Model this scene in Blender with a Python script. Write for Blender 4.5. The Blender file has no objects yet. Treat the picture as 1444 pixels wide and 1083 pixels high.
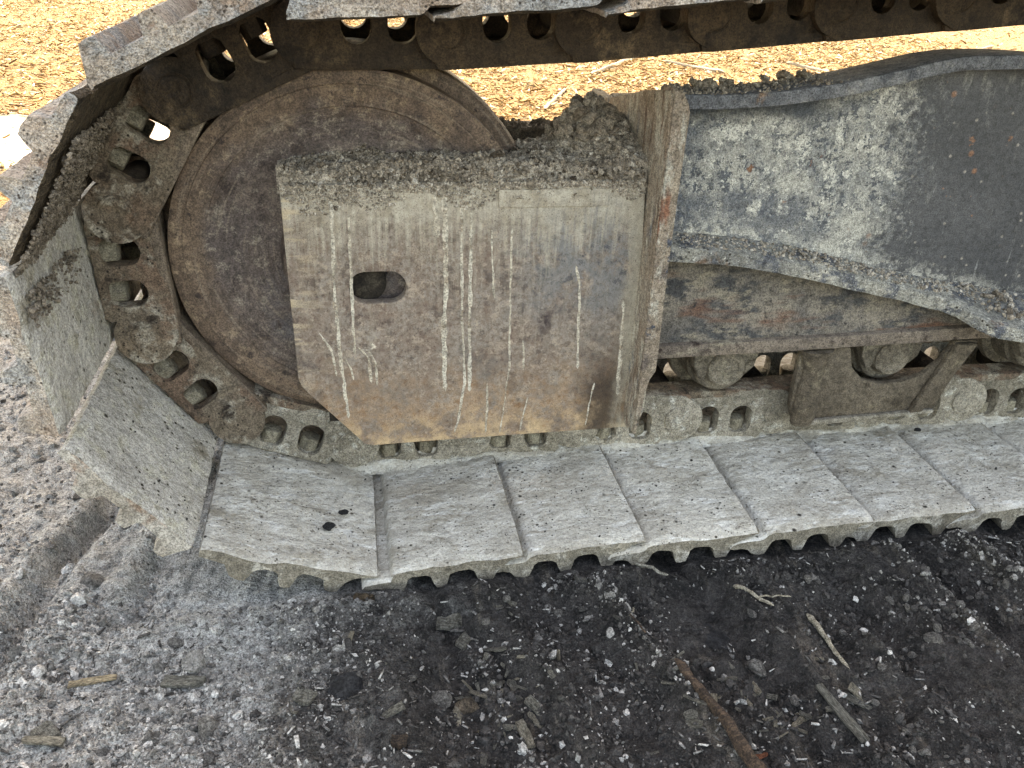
import bpy, bmesh, math, random
import numpy as np
from mathutils import Vector, Matrix
from mathutils.geometry import delaunay_2d_cdt

# ------------------------------------------------------------------ camera, sky, sun, exposure
SC = bpy.context.scene
COL = SC.collection
cam_d = bpy.data.cameras.new('camera')
cam = bpy.data.objects.new('camera', cam_d); COL.objects.link(cam)
cam_d.sensor_width = 36.0; cam_d.lens = 30.352
cam_d.clip_start = 0.02; cam_d.clip_end = 900
RW = [(0.98309717, -0.17975039, 0.03478139), (-0.0545016, -0.46868599, -0.88168193), (0.17478422, 0.86488337, -0.47056055)]
M = Matrix(((RW[0][0], -RW[1][0], -RW[2][0]), (RW[0][1], -RW[1][1], -RW[2][1]), (RW[0][2], -RW[1][2], -RW[2][2]))).to_4x4()
M.translation = (-0.02674716, -1.35878086, 0.81361475)
cam.matrix_world = M
SC.camera = cam

SUN_EL = math.radians(52); SUN_AZ = math.radians(16)      # azimuth from +Y towards +X
S = Vector((math.cos(SUN_EL)*math.sin(SUN_AZ), math.cos(SUN_EL)*math.cos(SUN_AZ), math.sin(SUN_EL)))
W = bpy.data.worlds.new('World'); SC.world = W; W.use_nodes = True
wn = W.node_tree.nodes; wl = W.node_tree.links
bg = wn['Background']; sky = wn.new('ShaderNodeTexSky')
sky.sky_type = 'NISHITA'; sky.sun_disc = False
sky.sun_elevation = SUN_EL; sky.sun_rotation = SUN_AZ
sky.air_density = 1.0; sky.dust_density = 3.0; sky.ozone_density = 0.6
wl.new(sky.outputs[0], bg.inputs[0]); bg.inputs[1].default_value = 0.15
sun_d = bpy.data.lights.new('sun', 'SUN'); sun_d.energy = 2.0; sun_d.angle = math.radians(0.53); sun_d.color = (1.0, 0.985, 0.96)
sun = bpy.data.objects.new('sun', sun_d); COL.objects.link(sun)
sun.rotation_euler = S.to_track_quat('Z', 'Y').to_euler(); sun.location = (2, 6, 8)
vs = SC.view_settings
vs.view_transform = 'Standard'; vs.look = 'None'; vs.gamma = 1.0; vs.use_curve_mapping = False
vs.exposure = 2.95
vs.use_white_balance = True; vs.white_balance_temperature = 10000; vs.white_balance_tint = 11
SC.cycles.max_bounces = 4; SC.cycles.diffuse_bounces = 3; SC.cycles.glossy_bounces = 2; SC.cycles.adaptive_threshold = 0.02

random.seed(7); RNG = np.random.default_rng(11)
PI = math.pi

# ------------------------------------------------------------------ numpy noise
def _h(ix, iy, s):
    n = (ix.astype(np.int64)*374761393 + iy.astype(np.int64)*668265263 + s*2147483647) & 0xffffffff
    n = ((n ^ (n >> 13))*1274126177) & 0xffffffff
    n = (n ^ (n >> 16)) & 0xffffff
    return n/float(0xffffff)
def vn(x, y, s=0):
    x = np.asarray(x, float); y = np.asarray(y, float)
    x0 = np.floor(x); y0 = np.floor(y); fx = x-x0; fy = y-y0
    fx = fx*fx*fx*(fx*(fx*6-15)+10); fy = fy*fy*fy*(fy*(fy*6-15)+10)
    a = _h(x0, y0, s); b = _h(x0+1, y0, s); c = _h(x0, y0+1, s); d = _h(x0+1, y0+1, s)
    return (a*(1-fx)+b*fx)*(1-fy)+(c*(1-fx)+d*fx)*fy
def fbm(x, y, s=0, o=4, g=.5):
    t = 0; a = 1; n = 0
    for i in range(o):
        t = t+a*vn(x*2**i, y*2**i, s+i*17); n += a; a *= g
    return t/n*2-1
def sstep(a, b, x):
    t = np.clip((x-a)/(b-a), 0, 1); return t*t*(3-2*t)

# ------------------------------------------------------------------ material helper
def c(r, g, b, k=.8):
    f = lambda v: ((v/255+.055)/1.055)**2.4 if v > 10 else v/255/12.92
    return (f(r)*k, f(g)*k, f(b)*k, 1)
class MT:
    def __init__(s, name, rough=.85, spec=.3, rand=0):
        s.m = bpy.data.materials.new(name); s.m.use_nodes = True
        s.t = s.m.node_tree; s.n = s.t.nodes; s.b = s.n['Principled BSDF']
        s.b.inputs['Roughness'].default_value = rough; s.b.inputs['Specular IOR Level'].default_value = spec
        tc = s.n.new('ShaderNodeTexCoord'); s.co = tc.outputs['Object']
        if rand:
            oi = s.n.new('ShaderNodeObjectInfo'); s.rnd = oi.outputs['Random']
            v = s.n.new('ShaderNodeVectorMath'); v.operation = 'ADD'
            mm = s.m_('MULTIPLY', s.rnd, rand); s.t.links.new(s.co, v.inputs[0]); s.t.links.new(mm, v.inputs[1]); s.nco = v.outputs[0]
        else: s.nco = s.co
        s.h = None; s.gs = 1.0
    def _in(s, sock, v):
        if hasattr(v, 'is_linked') or isinstance(v, bpy.types.NodeSocket): s.t.links.new(v, sock)
        else: sock.default_value = v
    def m_(s, op, a, b=0.0, cl=False):
        n = s.n.new('ShaderNodeMath'); n.operation = op; n.use_clamp = cl
        s._in(n.inputs[0], a); s._in(n.inputs[1], b); return n.outputs[0]
    def scaled(s, vec, sc):
        n = s.n.new('ShaderNodeMapping'); n.inputs['Scale'].default_value = sc; s.t.links.new(vec or s.nco, n.inputs[0]); return n.outputs[0]
    def noise(s, sc, det=5, ro=.6, st=None, dist=0):
        n = s.n.new('ShaderNodeTexNoise'); n.inputs['Scale'].default_value = sc; n.inputs['Detail'].default_value = min(det, 3 if sc > 100 else 4)
        n.inputs['Roughness'].default_value = ro; n.inputs['Distortion'].default_value = dist
        s.t.links.new(s.scaled(None, st) if st else s.nco, n.inputs['Vector']); return n.outputs['Fac']
    def vor(s, sc, st=None, feat='F1', rnd=1.0):
        n = s.n.new('ShaderNodeTexVoronoi'); n.inputs['Scale'].default_value = sc; n.feature = feat; n.inputs['Randomness'].default_value = rnd
        s.t.links.new(s.scaled(None, st) if st else s.nco, n.inputs['Vector']); return n.outputs['Distance']
    def xyz(s):
        n = s.n.new('ShaderNodeSeparateXYZ'); s.t.links.new(s.co, n.inputs[0]); return n.outputs
    def attr(s, name):
        n = s.n.new('ShaderNodeAttribute'); n.attribute_name = name; return n.outputs['Fac']
    def r(s, x, a, b, lo=0.0, hi=1.0):
        n = s.n.new('ShaderNodeMapRange'); n.interpolation_type = 'SMOOTHSTEP' if a < b else 'LINEAR'
        s._in(n.inputs[0], x)
        n.inputs[1].default_value = a; n.inputs[2].default_value = b; n.inputs[3].default_value = lo; n.inputs[4].default_value = hi
        return n.outputs[0]
    def mix(s, f, a, b, mode='MIX'):
        n = s.n.new('ShaderNodeMix'); n.data_type = 'RGBA'; n.blend_type = mode
        s._in(n.inputs[0], f); s._in(n.inputs[6], a); s._in(n.inputs[7], b); return n.outputs[2]
    def col(s, x, grit=1.0):
        if grit:
            a = s.r(s.noise(420*s.gs, 3, .75), .34, .62, 1-.48*grit, 1+.34*grit); b = s.r(s.noise(95*s.gs, 4, .8), .34, .60, 1-.34*grit, 1+.22*grit)
            f = s.m_('MULTIPLY', a, b)
            n = s.n.new('ShaderNodeVectorMath'); n.operation = 'SCALE'; s._in(n.inputs[0], x); s.t.links.new(f, n.inputs['Scale']); x = n.outputs[0]
        s._in(s.b.inputs['Base Color'], x)
    def rough(s, x): s._in(s.b.inputs['Roughness'], x)
    def bump(s, h, strength=.5, dist=.004):
        k = s.m_('MULTIPLY', h, strength*dist*3.5)
        if s.h: s.h = s.m_('ADD', s.h, k)
        else: s.h = k
        if not hasattr(s, 'bn'):
            s.bn = s.n.new('ShaderNodeBump'); s.bn.inputs['Strength'].default_value = 1; s.bn.inputs['Distance'].default_value = 1
            s.t.links.new(s.bn.outputs[0], s.b.inputs['Normal'])
        for l in list(s.bn.inputs['Height'].links): s.t.links.remove(l)
        s.t.links.new(s.h, s.bn.inputs['Height'])

def mat_layers(name, base, layers, rand=0, rough=.85, spec=.3, bumps=((60, .5, .003), (260, .4, .001)), specks=None, grit=1.0):
    """base colour pair plus layers (colour, noise scale, lo, hi, stretch)"""
    t = MT(name, rough, spec, rand)
    k = t.mix(t.r(t.noise(9, 6, .65), .35, .65), base[0], base[1])
    for L in layers:
        colr, sc, lo, hi = L[:4]; st = L[4] if len(L) > 4 else None
        k = t.mix(t.r(t.noise(sc, 7, .7, st), lo, hi), k, colr)
    if specks:
        for (colr, sc, th, gate) in specks:
            v = t.vor(sc); g = t.r(t.noise(sc*.22, 3), gate, gate+.06)
            k = t.mix(t.m_('MULTIPLY', t.r(v, th, th*.55), g), k, colr)
    if rand:                                               # every shoe and link has its own shade
        n = t.n.new('ShaderNodeVectorMath'); n.operation = 'SCALE'; t._in(n.inputs[0], k); t.t.links.new(t.r(t.rnd, 1, 0, .84, 1.06), n.inputs['Scale']); k = n.outputs[0]
    t.col(k, grit)
    for sc, stg, d in bumps: t.bump(t.noise(sc, 8, .7), stg, d)
    return t.m

MUD = mat_layers('dried_pale_mud', (c(214, 208, 196), c(196, 189, 176)),
    [(c(230, 226, 216), 30, .50, .66), (c(166, 157, 141), 16, .54, .72), (c(120, 114, 102), 70, .64, .74), (c(176, 172, 160), 120, .55, .7), (c(184, 176, 162), 5, .52, .70), (c(172, 164, 150), 26, .54, .70, (.4, 1.4, 1)), (c(232, 229, 221), 34, .55, .68, (.5, 1.5, 1))], rand=30,
    bumps=((26, .5, .007), (90, .35, .003), (330, .25, .001)), grit=.42,
    specks=[(c(70, 64, 56), 70, .22, .53), (c(52, 47, 42), 34, .17, .55), (c(95, 88, 78), 150, .25, .5)])
MUDEDGE = mat_layers('brown_mud_edge', (c(150, 142, 128), c(122, 114, 101)), [(c(190, 184, 172), 25, .52, .7), (c(95, 88, 78), 45, .6, .75)], rand=30)  # browner mud on shoe ends and grousers
MUD_TINTED = mat_layers('light_tinted_mud', (c(200, 194, 184), c(178, 172, 162)),  # curved shoes: dried mud with the tint of the light mixed into its colour
    [(c(202, 196, 178), 28, .50, .66), (c(138, 128, 112), 14, .54, .72), (c(90, 83, 68), 80, .64, .75), (c(132, 112, 92), 8, .6, .75)], rand=30,
    bumps=((26, .5, .008), (90, .4, .004), (330, .4, .0015)), grit=.75,
    specks=[(c(70, 62, 50), 75, .24, .5), (c(60, 54, 44), 36, .18, .54), (c(215, 212, 198), 120, .2, .5)])
EDGE_TINTED = mat_layers('light_tinted_mud_edge', (c(182, 175, 164), c(150, 140, 127)), [(c(150, 112, 88), 14, .52, .7), (c(195, 190, 178), 40, .58, .74), (c(100, 90, 76), 60, .6, .75)], rand=30)  # same light tint carried into the edge colour of the curved shoes
RUSTSHOE = mat_layers('rusty_shoe_edge', (c(186, 174, 160), c(164, 142, 124)),
    [(c(164, 161, 156), 10, .48, .60), (c(128, 100, 82), 26, .58, .74), (c(190, 182, 172), 50, .58, .72), (c(92, 84, 78), 80, .62, .75)], rand=30,
    bumps=((40, .6, .006), (140, .6, .003), (420, .5, .001)), specks=[(c(80, 70, 62), 150, .3, .5)])
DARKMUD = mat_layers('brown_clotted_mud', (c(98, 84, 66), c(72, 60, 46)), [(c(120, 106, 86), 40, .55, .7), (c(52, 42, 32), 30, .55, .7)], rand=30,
    bumps=((40, .8, .01), (130, .8, .004)))
LINK_OLD = mat_layers('mud_rubbed_steel', (c(128, 114, 98), c(104, 90, 76)),
    [(c(124, 102, 86), 10, .48, .62), (c(168, 159, 144), 18, .49, .63), (c(62, 52, 44), 24, .54, .68), (c(165, 158, 142), 60, .64, .76)], rand=20, rough=.8,
    specks=[(c(52, 44, 36), 110, .25, .5)])
LINK_MUD = mat_layers('mud_coated_link', (c(166, 158, 144), c(140, 132, 118)), [(c(196, 193, 182), 40, .55, .7), (c(122, 114, 100), 24, .58, .74), (c(95, 87, 76), 70, .63, .75)], rand=20,
    bumps=((50, .6, .005), (180, .5, .002)))
LINK_SHADED = mat_layers('shaded_brown_link', (c(80, 65, 50), c(60, 48, 37)), [(c(112, 94, 74), 12, .54, .70), (c(36, 28, 22), 20, .52, .7)], rand=20, rough=.6)  # brown link steel, with the shade on the upper run painted in
RAIL = mat_layers('worn_rust_rail', (c(130, 114, 99), c(110, 96, 83)), [(c(152, 136, 116), 30, .55, .7, (1, 1, 6)), (c(80, 62, 50), 40, .58, .72)], rand=20, rough=.6)
DARK = mat_layers('dark_recess_steel', (c(64, 58, 50), c(48, 42, 36)), [(c(86, 78, 66), 30, .55, .7)], rand=10)  # dark steel; on backing plate and axle end it paints the hole's shade
ROLLER = mat_layers('brown_mud_steel', (c(128, 119, 105), c(104, 95, 83)), [(c(146, 138, 120), 20, .54, .7), (c(70, 61, 50), 24, .56, .72), (c(170, 164, 148), 60, .64, .75)], rand=20,
    bumps=((40, .6, .005), (170, .5, .002)))
ROLLGUARD = mat_layers('dark_brown_guard_steel', (c(112, 101, 87), c(90, 80, 68)), [(c(136, 124, 104), 16, .56, .72), (c(66, 57, 46), 22, .54, .7), (c(165, 156, 138), 9, .66, .74)],
    bumps=((40, .6, .004), (170, .5, .002)))
BODYM = mat_layers('dusty_machine_paint', (c(110, 108, 104), c(92, 90, 88)), [(c(130, 124, 112), 6, .55, .7)])
NUTM = mat_layers('mud_crusted_nut', (c(150, 143, 126), c(128, 120, 104)), [(c(95, 85, 70), 40, .56, .7)], rand=20)

def mk_guard():
    t = MT('rust_streaked_guard_plate', .78, .35); X = t.xyz()
    x, z = X[0], X[2]
    wob = t.m_('MULTIPLY', t.m_('SUBTRACT', t.noise(14, 6, .7), .5), .16)
    zz = t.m_('ADD', z, wob)
    k = t.mix(t.r(t.noise(18, 7, .7), .35, .65), c(140, 122, 109), c(158, 146, 134))          # brown grey rust
    k = t.mix(t.r(t.noise(120, 4, .7), .45, .6, 0, .6), k, c(116, 94, 80))
    k = t.mix(t.m_('MULTIPLY', t.r(t.noise(55, 5, .75), .52, .62), .8), k, c(178, 160, 142))
    k = t.mix(t.r(t.noise(10, 6, .75), .50, .64, 0, .6), k, c(112, 104, 98)); k = t.mix(t.r(t.noise(34, 6, .8), .56, .64, 0, .7), k, c(92, 78, 70))
    # bluish bare paint, upper right
    bl = t.m_('MULTIPLY', t.r(t.m_('ADD', x, wob), .15, .30), t.r(zz, .22, .36))
    k = t.mix(t.m_('MULTIPLY', bl, t.r(t.noise(26, 7, .75), .36, .56)), k, c(132, 130, 128))
    k = t.mix(t.m_('MULTIPLY', bl, t.r(t.noise(60, 6, .75), .56, .66)), k, c(92, 92, 94))
    # orange rust band low down
    orr = t.m_('MULTIPLY', t.r(zz, .215, .13), t.r(t.noise(30, 7, .75), .30, .66, 0, .85))
    k = t.mix(orr, k, c(178, 148, 120))
    k = t.mix(t.m_('MULTIPLY', orr, t.r(t.noise(70, 5, .7), .52, .64)), k, c(140, 102, 72))
    k = t.mix(t.m_('MULTIPLY', t.r(zz, .12, .07), t.r(t.noise(30, 6), .4, .6)), k, c(206, 176, 140))
    # dark damp stain low right
    dx = t.r(t.m_('ABSOLUTE', t.m_('SUBTRACT', t.m_('ADD', x, wob), .365)), .055, .012)
    k = t.mix(t.m_('MULTIPLY', t.m_('MULTIPLY', dx, t.r(z, .225, .15)), .85), k, c(66, 54, 46))
    dx2 = t.r(t.m_('ABSOLUTE', t.m_('SUBTRACT', x, .262)), .02, .004); dz2 = t.r(t.m_('ABSOLUTE', t.m_('SUBTRACT', z, .27)), .03, .006)
    k = t.mix(t.m_('MULTIPLY', t.m_('MULTIPLY', dx2, dz2), t.r(t.noise(60, 5), .35, .6)), k, c(70, 58, 58))
    # vertical wash streaks of pale mud from above
    stv = t.noise(42, 5, .75, (1, 1, .14)); stf = t.noise(170, 3, .6, (1, 1, .05))
    k = t.mix(t.m_('MULTIPLY', t.r(stv, .50, .70), t.r(z, .14, .56)), k, c(184, 174, 156))
    k = t.mix(t.m_('MULTIPLY', t.r(stf, .58, .72), .22), k, c(190, 178, 160))
    k = t.mix(t.r(t.m_('ADD', t.m_('ADD', z, t.m_('MULTIPLY', wob, .6)), t.m_('MULTIPLY', t.m_('SUBTRACT', stf, .5), .22)), .36, .475, 0, .92), k, t.mix(t.r(t.noise(40, 6, .7), .4, .65), c(196, 186, 168), c(172, 160, 140)))
    # pale right margin
    k = t.mix(t.m_('MULTIPLY', t.r(t.m_('ADD', x, t.m_('MULTIPLY', wob, .2)), .375, .41), t.r(t.noise(40, 6, .7, (1, 1, .2)), .3, .55)), k, c(186, 176, 158))
    # pale scrapes at the left margin
    k = t.mix(t.m_('MULTIPLY', t.r(t.m_('ADD', x, t.m_('MULTIPLY', wob, .5)), -.07, -.115), t.r(t.noise(24, 4, .5, (.5, 1, 3)), .52, .62)), k, c(198, 178, 150))
    k = t.mix(t.m_('MULTIPLY', t.r(t.noise(420, 2), .58, .66), .7), k, c(72, 58, 50))
    t.col(k, .5); t.rough(t.r(t.noise(30, 4), .3, .7, .62, .9))
    t.bump(t.noise(50, 8, .75), .3, .002); t.bump(t.noise(300, 6, .7), .25, .0008)
    return t.m
GUARD = mk_guard()

def mk_panel():
    t = MT('slate_paint_panel', .45, .5); X = t.xyz(); x, z = X[0], X[2]
    wob = t.m_('MULTIPLY', t.m_('SUBTRACT', t.noise(12, 8, .75), .5), .22)
    slate = t.mix(t.r(t.noise(5, 5), .35, .65), c(72, 73, 75), c(90, 90, 91))
    slate = t.mix(t.r(t.noise(20, 6, .75, (1, 1, .35)), .60, .74, 0, .7), slate, c(140, 138, 134))
    slate = t.mix(t.r(t.vor(42), .14, .07), slate, c(150, 142, 132))
    slate = t.mix(t.m_('MULTIPLY', t.r(t.vor(26), .16, .08), t.r(t.noise(7, 2), .5, .58)), slate, c(140, 100, 78))
    mud = t.mix(t.r(t.noise(26, 7, .75), .38, .62), c(142, 142, 138), c(180, 176, 165))
    mud = t.mix(t.r(t.noise(60, 7, .85), .53, .57), mud, c(96, 99, 102)); mud = t.mix(t.r(t.noise(34, 7, .85), .55, .585), mud, c(206, 202, 190))
    mud = t.mix(t.r(t.noise(9, 4, .6), .5, .64), mud, c(188, 184, 172))
    mud = t.mix(t.r(t.noise(150, 4, .7), .60, .68), mud, c(70, 74, 80))
    f = t.r(t.m_('ADD', t.m_('ADD', x, wob), t.m_('MULTIPLY', t.m_('SUBTRACT', t.noise(70, 4, .8), .5), .30)), .865, .775)
    k = t.mix(f, slate, mud)
    # bare dark paint band above the shelf, left half
    zb = t.m_('ADD', t.m_('SUBTRACT', z, t.m_('MULTIPLY', t.m_('SUBTRACT', x, .46), -.02)), t.m_('MULTIPLY', wob, .35))
    band = t.m_('MULTIPLY', t.r(zb, .465, .445), t.r(t.noise(38, 7, .75), .38, .5))
    band = t.m_('MULTIPLY', band, t.r(x, .74, .66))
    k = t.mix(t.m_('MULTIPLY', band, .75), k, c(92, 96, 102))
    # shade of the overhanging upper flange, painted as a dark strip
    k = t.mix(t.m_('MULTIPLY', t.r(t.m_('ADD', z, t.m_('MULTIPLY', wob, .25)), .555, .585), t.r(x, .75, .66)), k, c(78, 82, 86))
    k = t.mix(t.m_('MULTIPLY', t.r(t.m_('ADD', x, t.m_('MULTIPLY', wob, .3)), .50, .47), t.r(t.noise(30, 6, .7), .4, .56)), k, c(84, 92, 102))
    # splashes low down
    k = t.mix(t.m_('MULTIPLY', t.r(t.m_('ADD', z, t.m_('MULTIPLY', t.m_('SUBTRACT', x, .48), .25)), .45, .405), t.r(t.noise(60, 6, .75), .45, .56)), k, c(196, 192, 180))
    rs = t.m_('MULTIPLY', t.r(t.noise(30, 5, .6), .66, .70), t.r(t.noise(6, 3), .45, .55))
    k = t.mix(rs, k, c(146, 104, 80))
    # fine pale scratches
    w1 = t.r(t.noise(7, 2, .5, (14, 1, 1.6)), .70, .74, 0, .45)
    k = t.mix(w1, k, c(160, 160, 158))
    t.col(k); t.rough(t.r(f, 0, 1, .42, .85))
    t.bump(t.m_('MULTIPLY', t.noise(70, 8, .75), f), .5, .003); t.bump(t.noise(280, 5, .7), .2, .0008)
    return t.m
PANEL = mk_panel()
FLANGE = mat_layers('muddy_slate_flange', (c(172, 168, 156), c(140, 138, 132)),
    [(c(198, 192, 178), 14, .5, .66), (c(104, 106, 110), 30, .50, .60), (c(140, 116, 98), 18, .60, .72), (c(76, 76, 78), 80, .60, .70), (c(206, 202, 190), 120, .58, .70)],
    bumps=((40, .7, .005), (150, .7, .003), (420, .5, .001)), specks=[(c(60, 52, 46), 90, .22, .5)])
TOPFL = mat_layers('slate_top_flange', (c(132, 132, 132), c(112, 113, 116)),
    [(c(160, 156, 148), 14, .54, .68), (c(96, 98, 101), 22, .50, .62), (c(134, 108, 88), 12, .63, .72), (c(74, 72, 70), 90, .60, .70)], bumps=((60, .6, .003), (220, .5, .0015)))
ENDP = mat_layers('streaked_brown_end_plate', (c(166, 155, 139), c(146, 129, 112)),
    [(c(186, 178, 162), 40, .48, .64, (1, 1, .3)), (c(114, 92, 77), 50, .55, .68, (1, 1, .25)), (c(122, 122, 122), 20, .58, .70, (1, 1, .4)), (c(84, 66, 56), 150, .62, .72)],
    bumps=((60, .5, .003), (220, .4, .001)))
POST = mat_layers('pale_edge_post', (c(166, 152, 134), c(142, 126, 110)),
    [(c(184, 178, 164), 30, .48, .62, (1, 1, .4)), (c(112, 100, 92), 22, .52, .64), (c(138, 96, 76), 18, .58, .68, (1, 1, .4)), (c(78, 82, 90), 24, .62, .68)], bumps=((60, .6, .004), (220, .5, .0015)))
WEDGE = mat_layers('dark_rusty_web', (c(130, 120, 107), c(98, 93, 87)),  # web plate in its own dark, rusty colour
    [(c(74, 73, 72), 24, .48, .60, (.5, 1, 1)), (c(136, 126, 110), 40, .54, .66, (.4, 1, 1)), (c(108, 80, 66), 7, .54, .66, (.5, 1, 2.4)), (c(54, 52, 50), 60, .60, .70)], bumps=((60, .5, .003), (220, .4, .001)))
BAR = mat_layers('dark_lower_flange', (c(130, 117, 104), c(106, 95, 86)), [(c(148, 138, 120), 30, .55, .68, (.3, 1, 1)), (c(64, 52, 46), 40, .55, .68)], bumps=((60, .5, .003),))
RIM = mat_layers('rusty_idler_rim', (c(122, 96, 76), c(104, 80, 66)),
    [(c(150, 110, 76), 9, .56, .70), (c(80, 62, 52), 14, .50, .64), (c(140, 128, 112), 26, .56, .70), (c(70, 54, 46), 90, .60, .70)], rough=.7, bumps=((50, .5, .003), (220, .5, .001)),
    specks=[(c(66, 50, 40), 120, .25, .5)])
def mk_disc():
    t = MT('worn_purple_grey_disc', .62, .4); X = t.xyz()
    rr = t.m_('POWER', t.m_('ADD', t.m_('POWER', X[0], 2), t.m_('POWER', X[2], 2)), .5)
    k = t.mix(t.r(t.noise(7, 6, .65), .36, .62), c(96, 84, 80), c(122, 106, 96))
    k = t.mix(t.r(t.noise(5, 5, .6), .50, .62), k, c(112, 106, 106))
    k = t.mix(t.r(t.noise(60, 6, .8), .52, .64), k, c(142, 130, 118))
    k = t.mix(t.r(t.noise(24, 6, .75), .54, .64), k, c(70, 58, 54))
    rn = t.m_('ADD', rr, t.m_('MULTIPLY', t.m_('SUBTRACT', t.noise(16, 5, .7), .5), .10))
    rust = t.mix(t.r(t.noise(11, 5, .7), .38, .62), c(122, 101, 84), c(94, 77, 66))
    rust = t.mix(t.r(t.noise(30, 5, .75), .54, .66), rust, c(148, 126, 104)); rust = t.mix(t.r(t.noise(50, 5, .75), .56, .66), rust, c(66, 52, 46))
    k = t.mix(t.r(rn, .195, .235), k, rust)
    at = t.n.new('ShaderNodeMath'); at.operation = 'ARCTAN2'; t.t.links.new(X[0], at.inputs[0]); t.t.links.new(X[2], at.inputs[1])
    cv = t.n.new('ShaderNodeCombineXYZ'); t.t.links.new(t.m_('MULTIPLY', rr, 90), cv.inputs[0]); t.t.links.new(t.m_('MULTIPLY', at.outputs[0], .8), cv.inputs[1])
    nn = t.n.new('ShaderNodeTexNoise'); nn.inputs['Scale'].default_value = 1.6; nn.inputs['Detail'].default_value = 4; t.t.links.new(cv.outputs[0], nn.inputs['Vector'])
    k = t.mix(t.r(nn.outputs['Fac'], .54, .68, 0, .42), k, c(150, 134, 118)); k = t.mix(t.r(nn.outputs['Fac'], .45, .33, 0, .4), k, c(70, 58, 50))
    t.col(k); t.bump(t.noise(60, 7, .7), .35, .002); t.bump(t.noise(300, 5, .7), .3, .001)
    return t.m
DISC = mk_disc()
DRIP = mat_layers('pale_lime_drip', (c(205, 196, 180), c(184, 172, 154)), [(c(158, 142, 124), 45, .54, .64)], bumps=((200, .5, .001),))
def tone_mat(name, stops, rough=.95, bump=(200, .6, .002), spec=.2):
    t = MT(name, rough, spec); a = t.attr('tone')
    cr = t.n.new('ShaderNodeValToRGB'); t.t.links.new(a, cr.inputs[0]); e = cr.color_ramp.elements
    e[0].position = stops[0][0]; e[0].color = stops[0][1]; e[1].position = stops[-1][0]; e[1].color = stops[-1][1]
    for p_, k in stops[1:-1]:
        q = e.new(p_); q.color = k
    k = t.mix(t.r(t.noise(130, 6, .75), .45, .7, 0, .5), cr.outputs[0], t.mix(.5, cr.outputs[0], (.02, .019, .017, 1)))
    t.col(k); t.bump(t.noise(bump[0], 6, .7), bump[1], bump[2]); return t.m
CLOD = tone_mat('soil_crumbs', [(0, c(52, 50, 49)), (.35, c(84, 81, 78)), (.7, c(150, 147, 142)), (1, c(206, 203, 197))])
CAKE = tone_mat('caked_clay', [(0, c(78, 68, 58)), (.3, c(146, 133, 118)), (.65, c(190, 177, 160)), (1, c(214, 204, 190))], bump=(140, .8, .003))
CHIPS = tone_mat('fresh_wood_chips', [(0, c(112, 90, 66, .75)), (.22, c(150, 112, 64, .58)), (.5, c(196, 160, 104, .62)), (.8, c(216, 192, 144, .7)), (1, c(234, 226, 202, .85))], rough=.8)
SOLID = {}
def solid(name, a, b, sc=40, st=None, rough=.85, unit=False):
    t = MT(name, rough, .3, 20)
    if unit: sc = sc/36; t.gs = 1/75
    k = t.mix(t.r(t.noise(sc, 6, .7, st), .36, .60), a, b)
    k = t.mix(t.r(t.noise(sc*1.7, 5, .75), .52, .64, 0, .7), k, tuple(v*.42 for v in b[:3])+(1,))     # clinging dirt
    t.col(k); t.bump(t.noise(sc*4, 6, .7, st), .5, .0015 if not unit else .02)
    if not unit: SOLID[t.m.name] = (name, a, b, sc, st, rough)
    return t.m
UNIT = {}
def unit_of(m):                                            # same stuff for meshes of unit size that are scaled down
    if m.name not in UNIT: p_ = SOLID[m.name]; UNIT[m.name] = solid(p_[0]+'_small', *p_[1:], unit=True)
    return UNIT[m.name]
STONE = solid('pale_stone', c(186, 181, 173), c(132, 127, 121), 120)
STONED = solid('grey_stone', c(166, 162, 156), c(128, 124, 120), 120)
ROCKD = solid('dark_flat_rock', c(72, 72, 74), c(54, 54, 56), 60)
WOODP = solid('pale_wood', c(206, 197, 178), c(160, 148, 128), 60, (1, 8, 8))
WOODG = solid('weathered_grey_wood', c(176, 172, 160), c(128, 122, 110), 60, (1, 8, 8))
WOODB = solid('wet_brown_wood', c(104, 84, 68), c(66, 54, 46), 50, (1, 6, 6))
WOODT = solid('dirty_tan_wood', c(160, 142, 120), c(112, 100, 86), 70)
WOODO = solid('cream_wood', c(212, 192, 160), c(178, 158, 128), 60)
BROWNS = solid('brown_polished_stone', c(132, 112, 92), c(92, 80, 68), 60, None, .35)
LEAF = solid('yellow_leaf', c(232, 214, 90), c(214, 190, 70), 60)
SCRAP = solid('orange_scrap', c(196, 120, 84), c(160, 96, 70), 60)

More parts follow.
